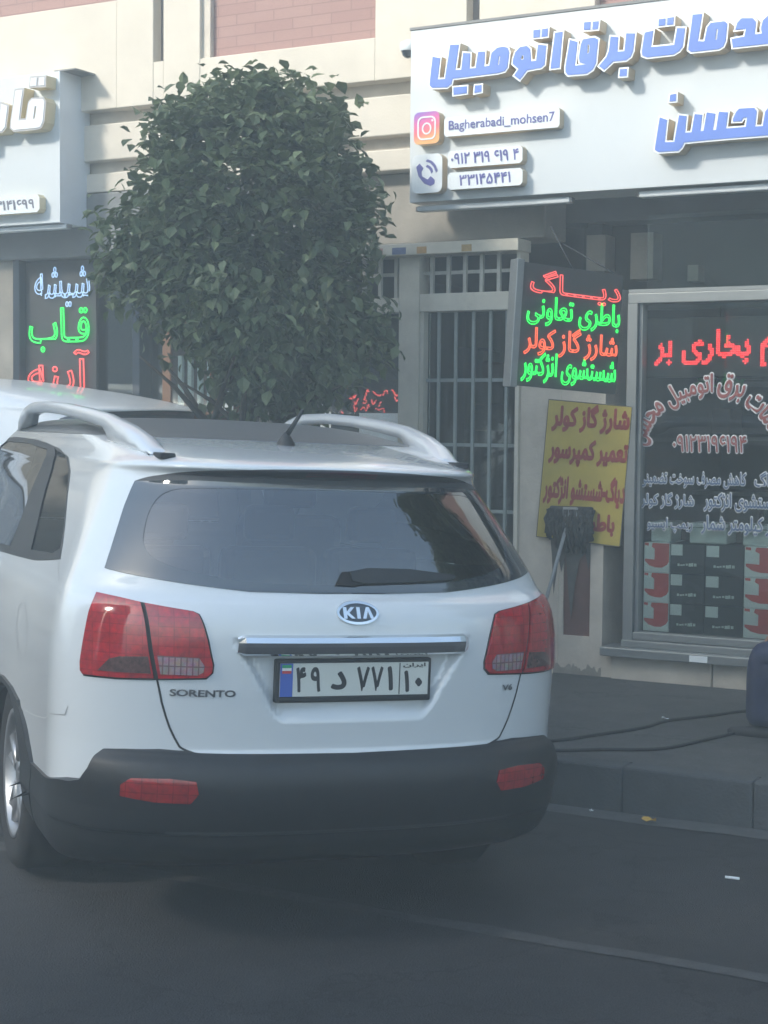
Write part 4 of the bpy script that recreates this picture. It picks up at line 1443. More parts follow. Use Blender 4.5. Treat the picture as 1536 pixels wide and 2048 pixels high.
def white_outline(sh=0.):
    h = []                                             # right half from the tail forwards along the lower edge
    h += [(0., 4.9), (.5, 4.9), (flank(.76 - sh * .5, .49)[0], 4.85)]
    h += [flank(max(y - sh, .62), z) for y, z in NOTCH]
    h += [flank(y - sh, z) for y, z in notch(FW) if y < 3.75]
    h += [(2.97, 4.9)]
    top = [(2.97, 27.9), (1.6, 27.9), (0., 27.9)]
    return h, top
def make_car(label, full=True, group=None, mtx=None):
    car = bpy.data.objects.new('parked_car', None)
    COL.objects.link(car)
    car.matrix_world = mtx
    BASE[car.name] = Vector((0, 0, 0))
    tag(car, label, 'car', group)
    P = M['paint'] if full else M['paint2']
    h, top = white_outline(RSH)
    hl, _ = white_outline(0.)
    loop = h + [(2.97, 27.9)] + [(-2.97, 27.9)] + [(-a, b) for a, b in hl[::-1] if a > 1e-9]
    hole_t = mir([(a, b) for a, b in GL[::-1]] + [(a, b) for a, b in TG_[6:]])
    swin = [(1.038, 15.95), (1.054, 16.51), (1.11, 18.1), (1.167, 19.73), (1.23, 21.4), (1.315, 22.69), (1.45, 23.3), (1.6, 23.6), (1.9, 23.7), (2.2, 23.3), (2.35, 22.), (2.40, 18.), (2.43, 15.2), (2.3, 14.95), (2.0, 14.9), (1.462, 14.96), (1.2, 15.35)]
    wsh = [(2.52, 15.6), (2.50, 18.), (2.48, 21.), (2.47, 22.6), (2.96, 22.8), (2.96, 15.4)]
    holes = [hole_t, swin, [(-a, b) for a, b in swin], wsh, [(-a, b) for a, b in wsh]]
    du, dv = (.03, .25) if full else (.06, .5)
    keep = ROWS.copy()                                     # the painted corners run smoothly past the bumper shelf
    ROWS[3:10, 1] = .068
    ROWS[3:10, 2] = .915
    ROWS[3:10, 3] = .53
    panel('body', [loop] + holes, P, car, du=du, dv=dv, th=.006)
    ROWS[:] = keep
    # closing piece at the nose and the roof centre
    def recess(p):
        x, z = np.abs(p[..., 0]), p[..., 2]
        hw = .262 + (z - .775) * .58
        ss = lambda t: np.clip(t, 0, 1) ** 2 * (3 - 2 * np.clip(t, 0, 1))
        return .036 * ss((z - .772) / .062) * ss((hw - x) / .038) * ss((1.06 - z) / .03) * (p[..., 1] < .6)
    tgate = panel('tailgate', [mir(TG_)], P, car, du=.012 if full else .06, dv=.15 if full else .5, th=.012, disp=recess)
    ribbon('tailgate_gap', TG_[8:17], .007, M['seamdark'], car, off=.0016, both=True)
    sgl = panel('rear_window', [mir([(a * 1.004, b) for a, b in GL])], M['carglass'], car, off=.001, th=.004, du=.03, dv=.3)
    inner = [(0, 15.55), (-.28, 15.62), (-.45, 15.98), (-.58, 16.35), (-.635, 16.8), (-.642, 17.6), (-.625, 18.3), (-.585, 18.7), (-.50, 18.85), (0, 18.95)]
    for _ in range(2):                                     # round the corners
        inner = [inner[0]] + [q for p0, p1 in zip(inner, inner[1:]) for q in ((p0[0] * .75 + p1[0] * .25, p0[1] * .75 + p1[1] * .25), (p0[0] * .25 + p1[0] * .75, p0[1] * .25 + p1[1] * .75))] + [inner[-1]]
    panel('window_frit', [mir(GL), mir(inner)], M['frit'], sgl, off=.0025, th=.002, du=.03, dv=.3)
    panel('spoiler_underside', [[(a, b) for a, b in mir(GL[8:])] + [(.5, 19.35), (.25, 19.3), (0, 19.3), (-.25, 19.3), (-.5, 19.35)]], M['underlip'], car, off=.003, th=.004, du=.03, dv=.2)
    panel('brake_lamp', [mir([(0, 20.35), (-.135, 20.25), (-.135, 20.95), (0, 21.05)])], mat('dark_red_lens', (.10, .012, .03), .3), car, off=.003, th=.003)
    # side windows
    gl1 = [(1.36, 15.75), (1.25, 15.95), (1.10, 16.3), (1.105, 16.8), (1.20, 18.2), (1.32, 19.7), (1.40, 20.6), (1.50, 21.45), (1.60, 21.95), (1.70, 22.2)]
    for sgn, in ((1,), (-1,)):
        f_ = lambda lp: [(sgn * a, b) for a, b in lp]
        wsur = panel('side_window', [f_(swin), f_([(1.245, 15.85), (1.10, 16.05), (1.062, 16.3), (1.072, 16.8), (1.13, 18.4), (1.205, 20.3), (1.265, 21.7), (1.36, 22.6), (1.31, 19.5), (1.275, 17.4)]),
                     f_([(1.395, 15.6), (1.40, 18.), (1.41, 20.5), (1.435, 22.4), (1.70, 23.05), (2.03, 23.), (2.05, 22.), (2.05, 19.), (2.04, 15.3), (1.7, 15.3)]), f_([(2.1, 15.3), (2.1, 22.9), (2.22, 22.6), (2.31, 21.), (2.36, 18.), (2.38, 15.5)])],
                     M['plastic'], car, off=.0015, th=.004, du=.03, dv=.3)
        panel('glass', [f_([(a, b) for a, b in swin])], M['carglass'], wsur, off=-.003, th=.002, du=.04, dv=.4)
    panel('windscreen', [wsh + [(a, b) for a, b in []]], M['carglass'], car, off=.001, th=.004, du=.04, dv=.4, both=True)
    # lamps
    for sgn in (1, -1):
        f_ = lambda lp: [(-sgn * a, b) for a, b in lp]
        tl = panel('tail_lamp', [f_([(a, b) for a, b in offset_loop([(a, b * .06) for a, b in LAMP], .006)] and [(a, b / .06) for a, b in offset_loop([(a, b * .06) for a, b in LAMP], .004)])], M['plastic'], car, off=.002, th=.006, du=.02, dv=.2)
        panel('lens', [f_(L_OUT)], M['lens'], tl, off=.010, th=.012, du=.02, dv=.2)
        panel('lens', [f_(L_IN)], M['lens'], tl, off=.010, th=.012, du=.02, dv=.2)
        if full:
            panel('reversing_lens', [f_([(-.700, 11.30), (-.668, 11.72), (-.64, 11.82), (-.562, 11.88), (-.551, 11.32)])], mat('smoked_lens', (.10, .055, .05), .12, coat=1, var=.6, scale=60), tl, off=.0115, th=.002)
            panel('reversing_lens', [f_([(-.526, 11.32), (-.538, 11.92), (-.43, 11.90), (-.413, 11.62), (-.416, 11.42), (-.43, 11.32)])], M['lensclear'], tl, off=.0115, th=.002)
    # bumper and black cladding
    e0 = flank(.86, .555)
    bh = BUMP_TOP + [(-e0[0], 5.3), (-flank(.86, .45)[0], 4.3), (-flank(.86, .33)[0], 1.5), (-flank(.86, .25)[0], .2), (-.7, .0), (0, .0)]
    bumper = panel('bumper', [mir(bh)], M['plastic'], car, off=.010, th=.085, du=.02, dv=.12)
    ribbon('bumper_crease', [(-.50, 4.0), (-.3, 4.0), (0, 4.0), (.3, 4.0), (.50, 4.0)], .012, M['gutter'] if False else mat('scuffed_plastic', (.05, .053, .056), .6), bumper, off=.0115)  # paler strip paints the highlight along the bumper's lip crease
    for sgn in (1, -1):
        panel('reflector', [[(sgn * a, b) for a, b in [(.432, 6.30), (.50, 6.42), (.60, 6.35), (.628, 6.0), (.630, 5.55), (.54, 5.40), (.445, 5.38), (.425, 5.75)]]], M['foglens'], bumper, off=.014, th=.006)
    for sgn in (1, -1):
        for c in (ARCH_C[0] - (RSH if sgn > 0 else 0), FW - (RSH if sgn > 0 else 0)):
            out = [flank(y, z) for y, z in notch(c) if y < 3.78]
            inn = [flank(c + .425 * math.cos(R(a)), .365 + .40 * math.sin(R(a)) * .9) for a in range(-8, 189, 12)]
            inn = [q for q in inn if q[0] < 2.9]
            out2 = [(a, b + .12) for a, b in out]
            panel('wheel_arch_trim', [[(sgn * a, b) for a, b in out2 + [flank(min(c + .43, 3.78), .31)] + inn + [flank(c - .56, .31)]]], M['plastic'], car, off=.012, th=.05, du=.03, dv=.25)
        a0, a1 = flank(ARCH_C[0] + .44, .32)[0], flank(FW - .44, .32)[0]
        panel('sill_trim', [[(sgn * a, b) for a, b in [(a0, .3), (a1, .3), (a1, 5.2), (a0, 5.2)]]], M['plastic'], car, off=.008, th=.02, du=.05, dv=.4)
    # dark underbody and cabin
    mb = MB()
    cbox(mb, -.66, .66, .45, 3.5, .27, .50)
    cbox(mb, -.60, .60, .25, 3.5, .50, .95)
    mb.build('underbody', M['dark'], car)
    mb = MB()
    for x in (-.42, .0, .42):
        cbox(mb, x - .19, x + .19, 1.02, 1.14, .95, 1.28, .04)
        cbox(mb, x - .10, x + .10, 1.04, 1.12, 1.30, 1.44, .03)
    for x in (-.38, .38):
        cbox(mb, x - .24, x + .24, 1.95, 2.08, .95, 1.36, .05)
        cbox(mb, x - .12, x + .12, 1.97, 2.05, 1.39, 1.54, .03)
    mb.build('seat', M['plastic'], car)
    # wheels
    def wheel(x, y, sgn):
        r_ = .365
        mb = MB()
        mb.lathe([(.245, -.10), (.30, -.115), (.345, -.105), (r_, -.08), (r_, .08), (.345, .105), (.30, .115), (.245, .10), (.245, -.10)], (x, y, r_), 'x', 40)
        ty = mb.build('wheel', M['rubber'], car)
        if not full: return
        mb = MB()
        sx = .07 * sgn
        for k in range(5):
            a = 2 * math.pi * k / 5 + .3
            for da in (-.16, .16):
                c0, c1 = a + da * .6, a + da * 1.25
                p0 = Vector((x + sx, y + .05 * math.cos(c0), r_ + .05 * math.sin(c0)))
                p1 = Vector((x + sx * 1.05, y + .235 * math.cos(c1), r_ + .235 * math.sin(c1)))
                mb.tube([p0, p1], .02, 6, taper=[.024, .018])
        mb.lathe([(.0, .085 * sgn), (.055, .085 * sgn), (.07, .06 * sgn)], (x, y, r_), 'x', 20)
        mb.lathe([(.222, .03 * sgn), (.226, .10 * sgn), (.248, .105 * sgn), (.248, .09 * sgn)], (x, y, r_), 'x', 40)
        mb.build('rim', M['alloy'], ty)
        mb = MB()
        mb.lathe([(.0, .02 * sgn), (.225, .02 * sgn)], (x, y, r_), 'x', 40)
        mb.build('brake_disc', M['seamdark'], ty)
    for y in (ARCH_C[0], FW):
        for sgn in (1, -1):
            wheel(.79 * sgn, y - (RSH if sgn > 0 else 0), sgn)
    # roof panel, rails, aerial
    panel('roof_panel', [[(-2.3, 24.55), (2.3, 24.55), (2.3, 27.85), (-2.3, 27.85)]], M['roofglass'], car, off=.002, th=.003, du=.05, dv=.2)
    for sgn in (1, -1):
        ctl = [(.60, .545, 1.628, 1.632), (.66, .552, 1.62, 1.652), (.76, .565, 1.63, 1.690), (.90, .580, 1.64, 1.722), (1.04, .592, 1.65, 1.742), (1.10, .597, 1.66, 1.750), (1.14, .600, 1.69, 1.756), (1.2, .604, 1.716, 1.764), (1.5, .620, 1.738, 1.786), (1.9, .636, 1.761, 1.808), (2.3, .648, 1.773, 1.820), (2.6, .652, 1.770, 1.818), (2.72, .652, 1.76, 1.812), (2.76, .652, 1.72, 1.808), (2.9, .650, 1.70, 1.785), (3.02, .645, 1.69, 1.74)]
        mb = MB()
        rings = []
        for y, x, zb, zt in ctl:
            wb = .029 + .012 * max(0, 1 - (y - .6) / .6)
            zz = [(-wb, zb), (-wb, zt - .012), (-wb * .5, zt), (wb * .5, zt), (wb, zt - .012), (wb, zb)]
            rings.append([mb.bm.verts.new((sgn * (x + a), y, b)) for a, b in zz])
        for i in range(len(rings) - 1):
            for j in range(6):
                f = mb.bm.faces.new((rings[i][j], rings[i][(j + 1) % 6], rings[i + 1][(j + 1) % 6], rings[i + 1][j]))
                f.smooth = True
        mb.bm.faces.new(rings[0])
        mb.bm.faces.new(rings[-1][::-1])
        mb.build('roof_rail', M['silver'], car)
        if full:
            mb = MB()
            cbox(mb, sgn * .545 - .028, sgn * .545 + .028, .50, .63, 1.612, 1.634, .006)
            mb.build('rail_foot_pad', M['seamdark'], car)
    if not full:
        return car
    zr = roof_z(.068, .69)
    mb = MB()
    mb.lathe([(.034, -.01), (.032, .008), (.020, .028), (.008, .045), (.0, .046)], (-.068, .69, zr), 'z', 16)
    mb.tube([Vector((-.068, .69, zr + .03)), Vector((-.020, .65, zr + .128))], .008, 8, taper=[.011, .006])
    mb.build('aerial', M['plastic'], car)
    # wiper on the glass
    wp = [(-.006, 16.10), (.048, 16.23), (.183, 16.20), (.324, 15.99), (.340, 15.90), (.319, 15.77), (.175, 15.68), (.042, 15.60), (-.002, 15.72)]
    wpo = panel('wiper', [wp], M['plastic'], car, off=.022, th=.02, du=.02, dv=.1)
    panel('wiper_pivot', [[(-.05, 15.55), (.01, 15.5), (.05, 15.65), (.03, 16.15), (-.03, 16.1)]], M['rubber'], wpo, off=.016, th=.014, du=.02, dv=.1)
    # seams
    el = [(1.193 + .040 * math.cos(R(a)), 11.58 + .88 * math.sin(R(a)) + .25 * math.cos(R(a))) for a in range(0, 360, 12)]
    ribbon('fuel_flap_gap', [(-a, b) for a, b in el], .005, mat('soft_gap', (.22, .23, .24), .8), car, close=True)
    ribbon('door_gap', [(-1.047, 15.9), (-1.003, 14.86)], .004, mat('soft_gap', (.25, .26, .27), .8), car, both=True)
    ribbon('bumper_joint', [(-1.154, 8.70), (-.936, 9.69), (-.826, 9.85), (-.812, 10.15)], .004, mat('soft_gap', (.25, .26, .27), .8), car, both=True)
    # emblem
    mb = MB()
    def onrear(x, z, o_): return Vector((x, rear_y(x, z) - o_, z))
    cz, ex, ez = 1.137, .073, .037
    el = [(ex * math.cos(R(a)), ez * math.sin(R(a))) for a in range(0, 360, 10)]
    pj_ = lambda a, t_, b: onrear(a, cz + b, t_)
    mb.prism(el, .0, .010, hole=offset_loop(el, -.008), proj=pj_)
    emb = mb.build('emblem', M['chrome'], car)
    mb = MB()
    mb.prism(offset_loop(el, -.007), .0, .007, proj=pj_)
    mb.build('emblem_field', M['badgedark'], emb)
    def badge_text(body, x0, z0, x1, z1, m_, parent, o_, bold=.02, persian=False, shear=0, name='lettering'):
        me = glyphs(shape(body) if persian else body, bold)
        A = fit(me, x0, z0, x1, z1, 0, shear)
        mb = MB()
        vs_ = []
        for v in me.vertices:
            q = A @ v.co
            vs_.append(mb.bm.verts.new(onrear(q.x, q.z, o_ - q.y)))
        for p_ in me.polygons:
            mb.bm.faces.new([vs_[i] for i in p_.vertices])
        return mb.build(name, m_, parent, recalc=False)
    # K I A with the open A
    mb = MB()
    for lp in ([(-.047, -.018), (-.047, .018), (-.036, .018), (-.036, .004), (-.022, .018), (-.010, .018), (-.028, .000), (-.010, -.018), (-.022, -.018), (-.036, -.005), (-.036, -.018)],
               [(-.004, -.018), (-.004, .018), (.007, .018), (.007, -.018)],
               [(.014, -.018), (.027, .018), (.037, .018), (.050, -.018), (.039, -.018), (.032, .006), (.025, -.018)]):
        mb.prism([(a * 1.08, b) for a, b in lp], .004, .011, proj=pj_)
    mb.build('emblem_letters', M['chrome'], emb)
    badge_text('SORENTO', -.605, .863, -.400, .886, M['badge'], tgate, .004, bold=.03, name='badge')
    badge_text('V6', .560, .861, .606, .882, M['badge'], tgate, .004, bold=.03, name='badge')
    # chrome garnish
    mb = MB()
    rings = []
    for i in range(41):
        x = -.402 + .804 * i / 40
        en = min(1, (.402 - abs(x)) / .02)
        en = math.sqrt(max(0, 1 - (1 - en) ** 2)) if en < 1 else 1
        hz, dp = .033 * (.72 + .28 * en), .036 * (.45 + .55 * en)
        yy = rear_y(x, 1.035)
        zc = 1.033 + .0 * x
        prof = [(0.012, -hz), (-dp * .45, -hz), (-dp * .72, -hz * .80), (-dp * .95, -hz * .1), (-dp, hz * .30), (-dp * .72, hz * .80), (-dp * .3, hz), (.012, hz)]
        rings.append([mb.bm.verts.new((x, yy + a, zc + b)) for a, b in prof])
    for i in range(40):
        for j in range(7):
            f = mb.bm.faces.new((rings[i][j], rings[i][j + 1], rings[i + 1][j + 1], rings[i + 1][j]))
    mb.bm.faces.new(rings[0]); mb.bm.faces.new(rings[-1][::-1])
    mb.build('chrome_bar', M['chrome'], car)
    # licence plate
    yp = rear_y(0, .92) + .014
    mb = MB()
    cbox(mb, -.272, .272, yp, yp + .03, .842, .985, .006)
    cbox(mb, -.262, .262, yp - .004, yp + .001, .848, .862, .002)
    pl = mb.build('licence_plate', M['plastic'], car)
    mb = MB()
    cbox(mb, -.2585, .2585, yp - .0045, yp, .864, .972)
    mb.build('plate_face', M['platewhite'], pl)
    mb = MB()
    cbox(mb, -.2585, -.216, yp - .0065, yp - .004, .864, .972)
    mb.build('plate_band', M['plateblue'], pl)
    for cc, z0, z1 in (((.02, .30, .12), .958, .968), ((.7, .7, .7), .949, .958), ((.5, .04, .04), .940, .949)):
        mb = MB()
        cbox(mb, -.253, -.222, yp - .0075, yp - .006, z0, z1)
        mb.build('flag_stripe', mat('flag_paint', cc, .5), pl)
    mb = MB()
    cbox(mb, .1545, .1575, yp - .006, yp - .004, .866, .970)
    mb.build('plate_rule', M['black'], pl)
    def ptxt(body, x0, z0, x1, z1, bold=.03):
        me = glyphs(shape(body), bold)
        A = Matrix.Translation((0, yp - .0055, 0)) @ fit(me, x0, z0, x1, z1, 0)
        mb = MB()
        mb.mesh(me, A)
        mb.build('plate_lettering', M['black'], pl, recalc=False)
    ptxt('۴', -.205, .878, -.170, .960)
    ptxt('۹', -.155, .878, -.120, .960)
    ptxt('د', -.085, .884, -.030, .945)
    ptxt('۷', .005, .878, .050, .960)
    ptxt('۷', .055, .878, .098, .960)
    ptxt('۱', .112, .878, .134, .960, .05)
    ptxt('ایران', .166, .954, .248, .970, .02)
    ptxt('۱', .172, .872, .192, .945, .05)
    ptxt('۰', .212, .890, .238, .920, .05)
    return car

CARM = Matrix.Translation((-.0958, 5.338, 0)) @ Matrix.Rotation(R(20.96), 4, 'Z') @ Matrix.Rotation(R(1.81), 4, 'Y')
car1 = make_car('large white estate car with silver roof rails and black rear bumper on the road', True, 'white parked cars', CARM)
p2 = FAC @ fl(-2.36, 1.03, .195)
CAR2 = Matrix.Translation(p2) @ Matrix.Rotation(R(90 - 29.02 - 3), 4, 'Z') @ Matrix.Rotation(R(1.7), 4, 'X') @ Matrix.Diagonal((.97, 1, 1.015, 1))
car2 = make_car('white car without roof rails parked on the pavement beyond the estate car', False, 'white parked cars', CAR2)
for o in list(car2.children):
    if o.name.startswith('roof_rail') or o.name.startswith('roof_panel'):
        bpy.data.objects.remove(o)

# ================================================================== TREES
def make_tree(name, label, base, top, seed, outline, n_cl, n_leaf, r_fac=1., group='round crowned street trees'):
    random.seed(seed)
    rs = np.random.RandomState(seed)
    t_ = thing(name, label, 'tree', base, group)
    bx, by, bz = base
    mb = MB()
    tips = []
    for k in range(4):
        a = k * 1.57 + .5
        p = [Vector((bx + .03 * math.cos(a), by + .03 * math.sin(a), bz))]
        dr = Vector((math.cos(a) * .12, math.sin(a) * .12, 1))
        for i in range(1, 6):
            p.append(p[-1] + dr * .30 + Vector((random.uniform(-.03, .03), random.uniform(-.03, .03), 0)))
        mb.tube(p, .05, 9, taper=[.055, .05, .046, .042, .036, .028])
        tips.append(p)
    for k in range(26):
        st = random.choice(tips)
        i = random.randint(3, 5)
        a = random.uniform(0, 6.28)
        L = random.uniform(.4, .75)
        d = Vector((math.cos(a), math.sin(a), random.uniform(.2, 1.1))).normalized()
        p = [st[i], st[i] + d * L * .5 + Vector((0, 0, .03)), st[i] + d * L]
        mb.tube(p, .018, 6, taper=[.022, .014, .007])
    mb.build('trunk', M['trunk'], t_)
    # crown: leaf clumps through the volume
    zs = [o[0] for o in outline]
    cl = []
    while len(cl) < n_cl:
        z = random.uniform(zs[0], zs[-1])
        rr = np.interp(z, zs, [o[1] for o in outline])
        a = random.uniform(0, 6.28)
        q = math.sqrt(random.uniform(.0, 1)) if random.random() < .3 else random.uniform(.78, 1.0)
        wob = .97 + .06 * math.sin(3 * a + z * 4 + seed) + .05 * math.sin(7 * a - z * 6)
        dx = np.interp(z, zs, [o[2] for o in outline])
        cl.append(Vector((bx + dx + rr * q * wob * math.cos(a), by + rr * q * wob * math.sin(a), z)))
    verts, faces = [], []
    ctr = Vector((bx, by, (zs[0] + zs[-1]) / 2))
    for c in cl:
        tone = random.random()
        sp = random.uniform(.07, .13)
        outd = (c - ctr)
        outd.normalize()
        for i in range(n_leaf):
            p = c + Vector(np.clip(rs.normal(0, 1, 3), -1.7, 1.7) * sp) * Vector((1, 1, .9)).length / 1.68
            L = random.uniform(.05, .098)
            wd = L * random.uniform(.30, .42)
            d = (outd * .5 + Vector((random.uniform(-1, 1), random.uniform(-1, 1), random.uniform(-1.1, .35)))).normalized()
            s_ = d.cross(Vector((random.uniform(-.5, .5), random.uniform(-.5, .5), 1))).normalized()
            nn = s_.cross(d)
            i0 = len(verts)
            verts += [tuple(p - d * L * .5), tuple(p - d * L * .1 + s_ * wd + nn * wd * .3), tuple(p + d * L * .25 + s_ * wd * .72 + nn * wd * .25), tuple(p + d * L * .55 - nn * L * .12),
                      tuple(p + d * L * .25 - s_ * wd * .72 + nn * wd * .25), tuple(p - d * L * .1 - s_ * wd + nn * wd * .3), tuple(p + d * L * .1)]
            faces += [(i0, i0 + 1, i0 + 6), (i0 + 1, i0 + 2, i0 + 6), (i0 + 2, i0 + 3, i0 + 6), (i0 + 3, i0 + 4, i0 + 6), (i0 + 4, i0 + 5, i0 + 6), (i0 + 5, i0, i0 + 6)]
    bv = Vector(base)
    verts = [(a - bv.x, b - bv.y, c - bv.z) for a, b, c in verts]
    me = bpy.data.meshes.new('crown')
    me.from_pydata(verts, [], faces)
    me.materials.append(M['leaf'])
    o = bpy.data.objects.new('crown', me)
    COL.objects.link(o)
    o.parent = t_
    return t_
# crown outline (z, radius, lateral shift) from the photograph's silhouette at the tree's own distance
TT = 1.30
OUT = [(1.95, .20, .24), (2.08, .34, .29), (2.22, .48, .30), (2.38, .70, .12), (2.5, .70, -.03), (2.62, .68, -.09), (2.78, .74, -.02), (2.95, .76, .03), (3.1, .72, .04), (3.25, .65, .05), (3.4, .58, .06), (3.52, .47, .06), (3.6, .32, .06), (3.66, .16, .06)]
t1 = make_tree('street_tree', 'round crowned dark green street tree between the two white shop signs', (-1.80, -TT, .21), 3.8, 3, OUT, 340, 56)
for (s_, t_o, rz, kz, lab) in ((-9.8, 1.1, 1.9, .95, 'street tree standing beyond the sign board with gold edged white lettering'),
                          (4.6, 2.0, 4.0, 1.75, 'large street tree on the pavement past the person on the stool'),  # both copies past the stool are added to darken the rear glass reflection
                          (8.2, 1.9, 2.6, 1.9, 'tallest street tree, farthest along the pavement past the person on the stool')):
    r_ = t1.copy()
    COL.objects.link(r_)
    r_.matrix_world = FAC @ Matrix.Translation((s_, -t_o, .21)) @ Matrix.Rotation(rz, 4, 'Z') @ Matrix.Scale(kz, 4)
    r_['label'] = lab
    for ch in t1.children:
        d_ = ch.copy()
        COL.objects.link(d_)
        d_.parent = r_

# ================================================================== PERSON
def skin_mesh(name, chains, m, parent, sub=2, root=None):
    """chains: list of [(pos, radius)...]; equal positions are merged"""
    me = bpy.data.meshes.new(name)
    vs_, es, rad = [], [], []
    def vid(p):
        for i, q in enumerate(vs_):
            if (Vector(q) - Vector(p)).length < 1e-5: return i
        return None
    for ch in chains:
        prev = None
        for p, r_ in ch:
            i = vid(p)
            if i is None:
                vs_.append(tuple(p))
                rad.append(r_)
                i = len(vs_) - 1
            if prev is not None: es.append((prev, i))
            prev = i
    me.from_pydata(vs_, es, [])
    o = bpy.data.objects.new(name, me)
    COL.objects.link(o)
    md = o.modifiers.new('skin', 'SKIN')
    md.use_smooth_shade = True
    sk = me.skin_vertices[0].data
    for i, r_ in enumerate(rad):
        sk[i].radius = (r_, r_) if not isinstance(r_, tuple) else r_
        sk[i].use_root = i == 0
    sb = o.modifiers.new('sub', 'SUBSURF')
    sb.levels = sb.render_levels = sub
    dg = bpy.context.evaluated_depsgraph_get()
    dg.update()
    me2 = bpy.data.meshes.new_from_object(o.evaluated_get(dg))
    bpy.data.objects.remove(o)
    b = BASE[parent.name]
    for v in me2.vertices: v.co -= b
    me2.materials.clear()
    me2.materials.append(m)
    for p in me2.polygons: p.use_smooth = True
    o = bpy.data.objects.new(name, me2)
    COL.objects.link(o)
    o.parent = parent
    return o
PB = (1.66, -1.30, .21)
pe = thing('person', 'person in navy trousers sitting on a low stool on the pavement', 'person', PB)
def q(s, t, z): return (s + .055, -t, z - .015)
hipL, hipR = q(1.78, 1.42, .60), q(1.78, 1.18, .60)
kneeL, kneeR = q(1.365, 1.47, .655), q(1.40, 1.10, .66)
ankL, ankR = q(1.375, 1.44, .29), q(1.39, 1.12, .29)
pel, wa, chest, neck0 = q(1.80, 1.30, .62), q(1.78, 1.30, .82), q(1.70, 1.30, 1.02), q(1.64, 1.30, 1.17)
shL, shR = q(1.68, 1.48, 1.09), q(1.68, 1.12, 1.09)
elL, elR = q(1.56, 1.53, .82), q(1.57, 1.07, .82)
wrL, wrR = q(1.52, 1.44, .75), q(1.53, 1.15, .76)
head0, head1 = q(1.60, 1.30, 1.27), q(1.585, 1.30, 1.38)
body = [[(pel, .12), (wa, .12), (chest, .14), (neck0, .055), (head0, .078), (head1, .082)],
        [(chest, .14), (shL, .06), (elL, .042), (wrL, .028)], [(chest, .14), (shR, .06), (elR, .042), (wrR, .028)],
        [(pel, .12), (hipL, .085), (kneeL, .058), (ankL, .04)], [(pel, .12), (hipR, .085), (kneeR, .058), (ankR, .04)]]
for wr, sg_ in ((wrL, 1), (wrR, -1)):
    wv = Vector(wr)
    palm = wv + Vector((-.065, 0, -.01))
    body.append([(wr, .028), (tuple(palm), .034)])
    for k in range(4):
        b0 = palm + Vector((-.03, (k - 1.5) * .019, .0))
        L = (.032, .036, .034, .027)[k]
        body.append([(tuple(palm), .034), (tuple(b0), .010), (tuple(b0 + Vector((-L, 0, -.012))), .0088), (tuple(b0 + Vector((-L * 1.35, 0, -.04))), .008)])
    th = palm + Vector((.01, sg_ * .03, .0))
    body.append([(tuple(palm), .034), (tuple(th), .012), (tuple(th + Vector((-.035, sg_ * .012, -.012))), .010)])
skin_mesh('body', body, M['skin'], pe)
skin_mesh('trousers', [[(pel, .155), (hipL, .12), (tuple((Vector(hipL) + Vector(kneeL)) / 2), .098), (kneeL, .082), (tuple((Vector(kneeL) + Vector(ankL)) / 2), .088), (tuple(Vector(ankL) + Vector((0, 0, -.02))), .098)],
                       [(pel, .155), (hipR, .12), (tuple((Vector(hipR) + Vector(kneeR)) / 2), .098), (kneeR, .082), (tuple((Vector(kneeR) + Vector(ankR)) / 2), .088), (tuple(Vector(ankR) + Vector((0, 0, -.02))), .098)]], M['trousers'], pe)
skin_mesh('jacket', [[(tuple(Vector(pel) + Vector((0, 0, .02))), .165), (wa, .155), (chest, .17), (tuple(Vector(neck0) + Vector((.02, 0, -.02))), .085)],
                     [(chest, .17), (shL, .085), (elL, .066), (tuple(Vector(wrL) + Vector((.03, 0, .01))), .048)], [(chest, .17), (shR, .085), (elR, .066), (tuple(Vector(wrR) + Vector((.03, 0, .01))), .048)]], M['jacket'], pe)
skin_mesh('hair', [[(tuple(Vector(head0) + Vector((.05, 0, .04))), .06), (tuple(Vector(head1) + Vector((.025, 0, .015))), .083), (tuple(Vector(head1) + Vector((-.01, 0, .04))), .066)]], M['hair'], pe)
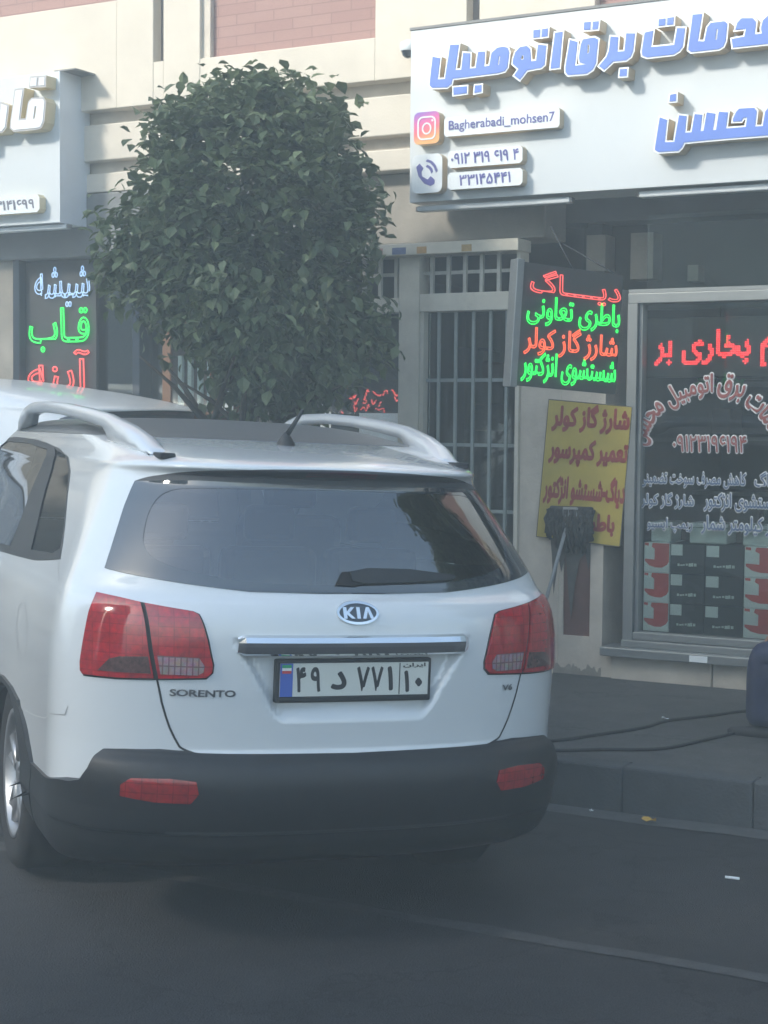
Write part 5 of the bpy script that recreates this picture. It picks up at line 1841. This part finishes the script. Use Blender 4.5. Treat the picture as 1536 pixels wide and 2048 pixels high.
for a, k in ((ankL, 0), (ankR, 1)):
    v = Vector(a)
    skin_mesh('shoe', [[(tuple(v + Vector((.05, 0, -.045))), .036), (tuple(v + Vector((-.05, 0, -.046))), .036), (tuple(v + Vector((-.15, 0, -.052))), .030), (tuple(v + Vector((-.19, 0, -.055))), .022)]], M['black'], pe)
mb = MB()
hd = Vector(head1)
for sg_ in (-1, 1):
    mb.lathe([(.0, .011), (.008, .008), (.011, 0), (.008, -.008), (.0, -.011)], hd + Vector((-.074, sg_ * .032, -.035)), 'z', 10)
mb.build('eyes', M['facewhite'], pe)
mb = MB()
mb.tube([hd + Vector((-.078, 0, -.03)), hd + Vector((-.105, 0, -.075)), hd + Vector((-.08, 0, -.085))], .012, 8, taper=[.008, .016, .010])
mb.build('nose', M['skin'], pe)
st_ = thing('stool', 'low grey stool under the seated person', 'stool', (1.8, -1.3, .21))
mb = MB()
mb.box(1.64, 1.98, 1.14, 1.46, .42, .465, .012)
mb.build('seat', M['greymetal'], st_)
for a in (1.66, 1.93):
    for b in (1.16, 1.41):
        MB().box(a, a + .03, b, b + .03, .21, .42).build('leg', M['greymetal'], st_)

# ================================================================== GLARE HAZE (volume standing in for windscreen glare)
if GLARE_HAZE:
    bm = bmesh.new()
    bmesh.ops.create_cube(bm, size=1)
    for v in bm.verts:
        v.co = Vector((v.co.x * 700, v.co.y * 700, -1 + (v.co.z + .5) * 12))
    me = bpy.data.meshes.new('haze')
    bm.to_mesh(me)
    bm.free()
    m = bpy.data.materials.new('haze')
    m.use_nodes = True
    n = m.node_tree.nodes
    n.clear()
    o_ = n.new('ShaderNodeOutputMaterial')
    v_ = n.new('ShaderNodeVolumePrincipled')
    v_.inputs['Color'].default_value = (.88, .97, .97, 1)
    v_.inputs['Density'].default_value = GLARE_HAZE
    v_.inputs['Anisotropy'].default_value = .2
    m.node_tree.links.new(v_.outputs[0], o_.inputs['Volume'])
    me.materials.append(m)
    o = bpy.data.objects.new('haze', me)
    COL.objects.link(o)
    o['kind'] = 'stuff'
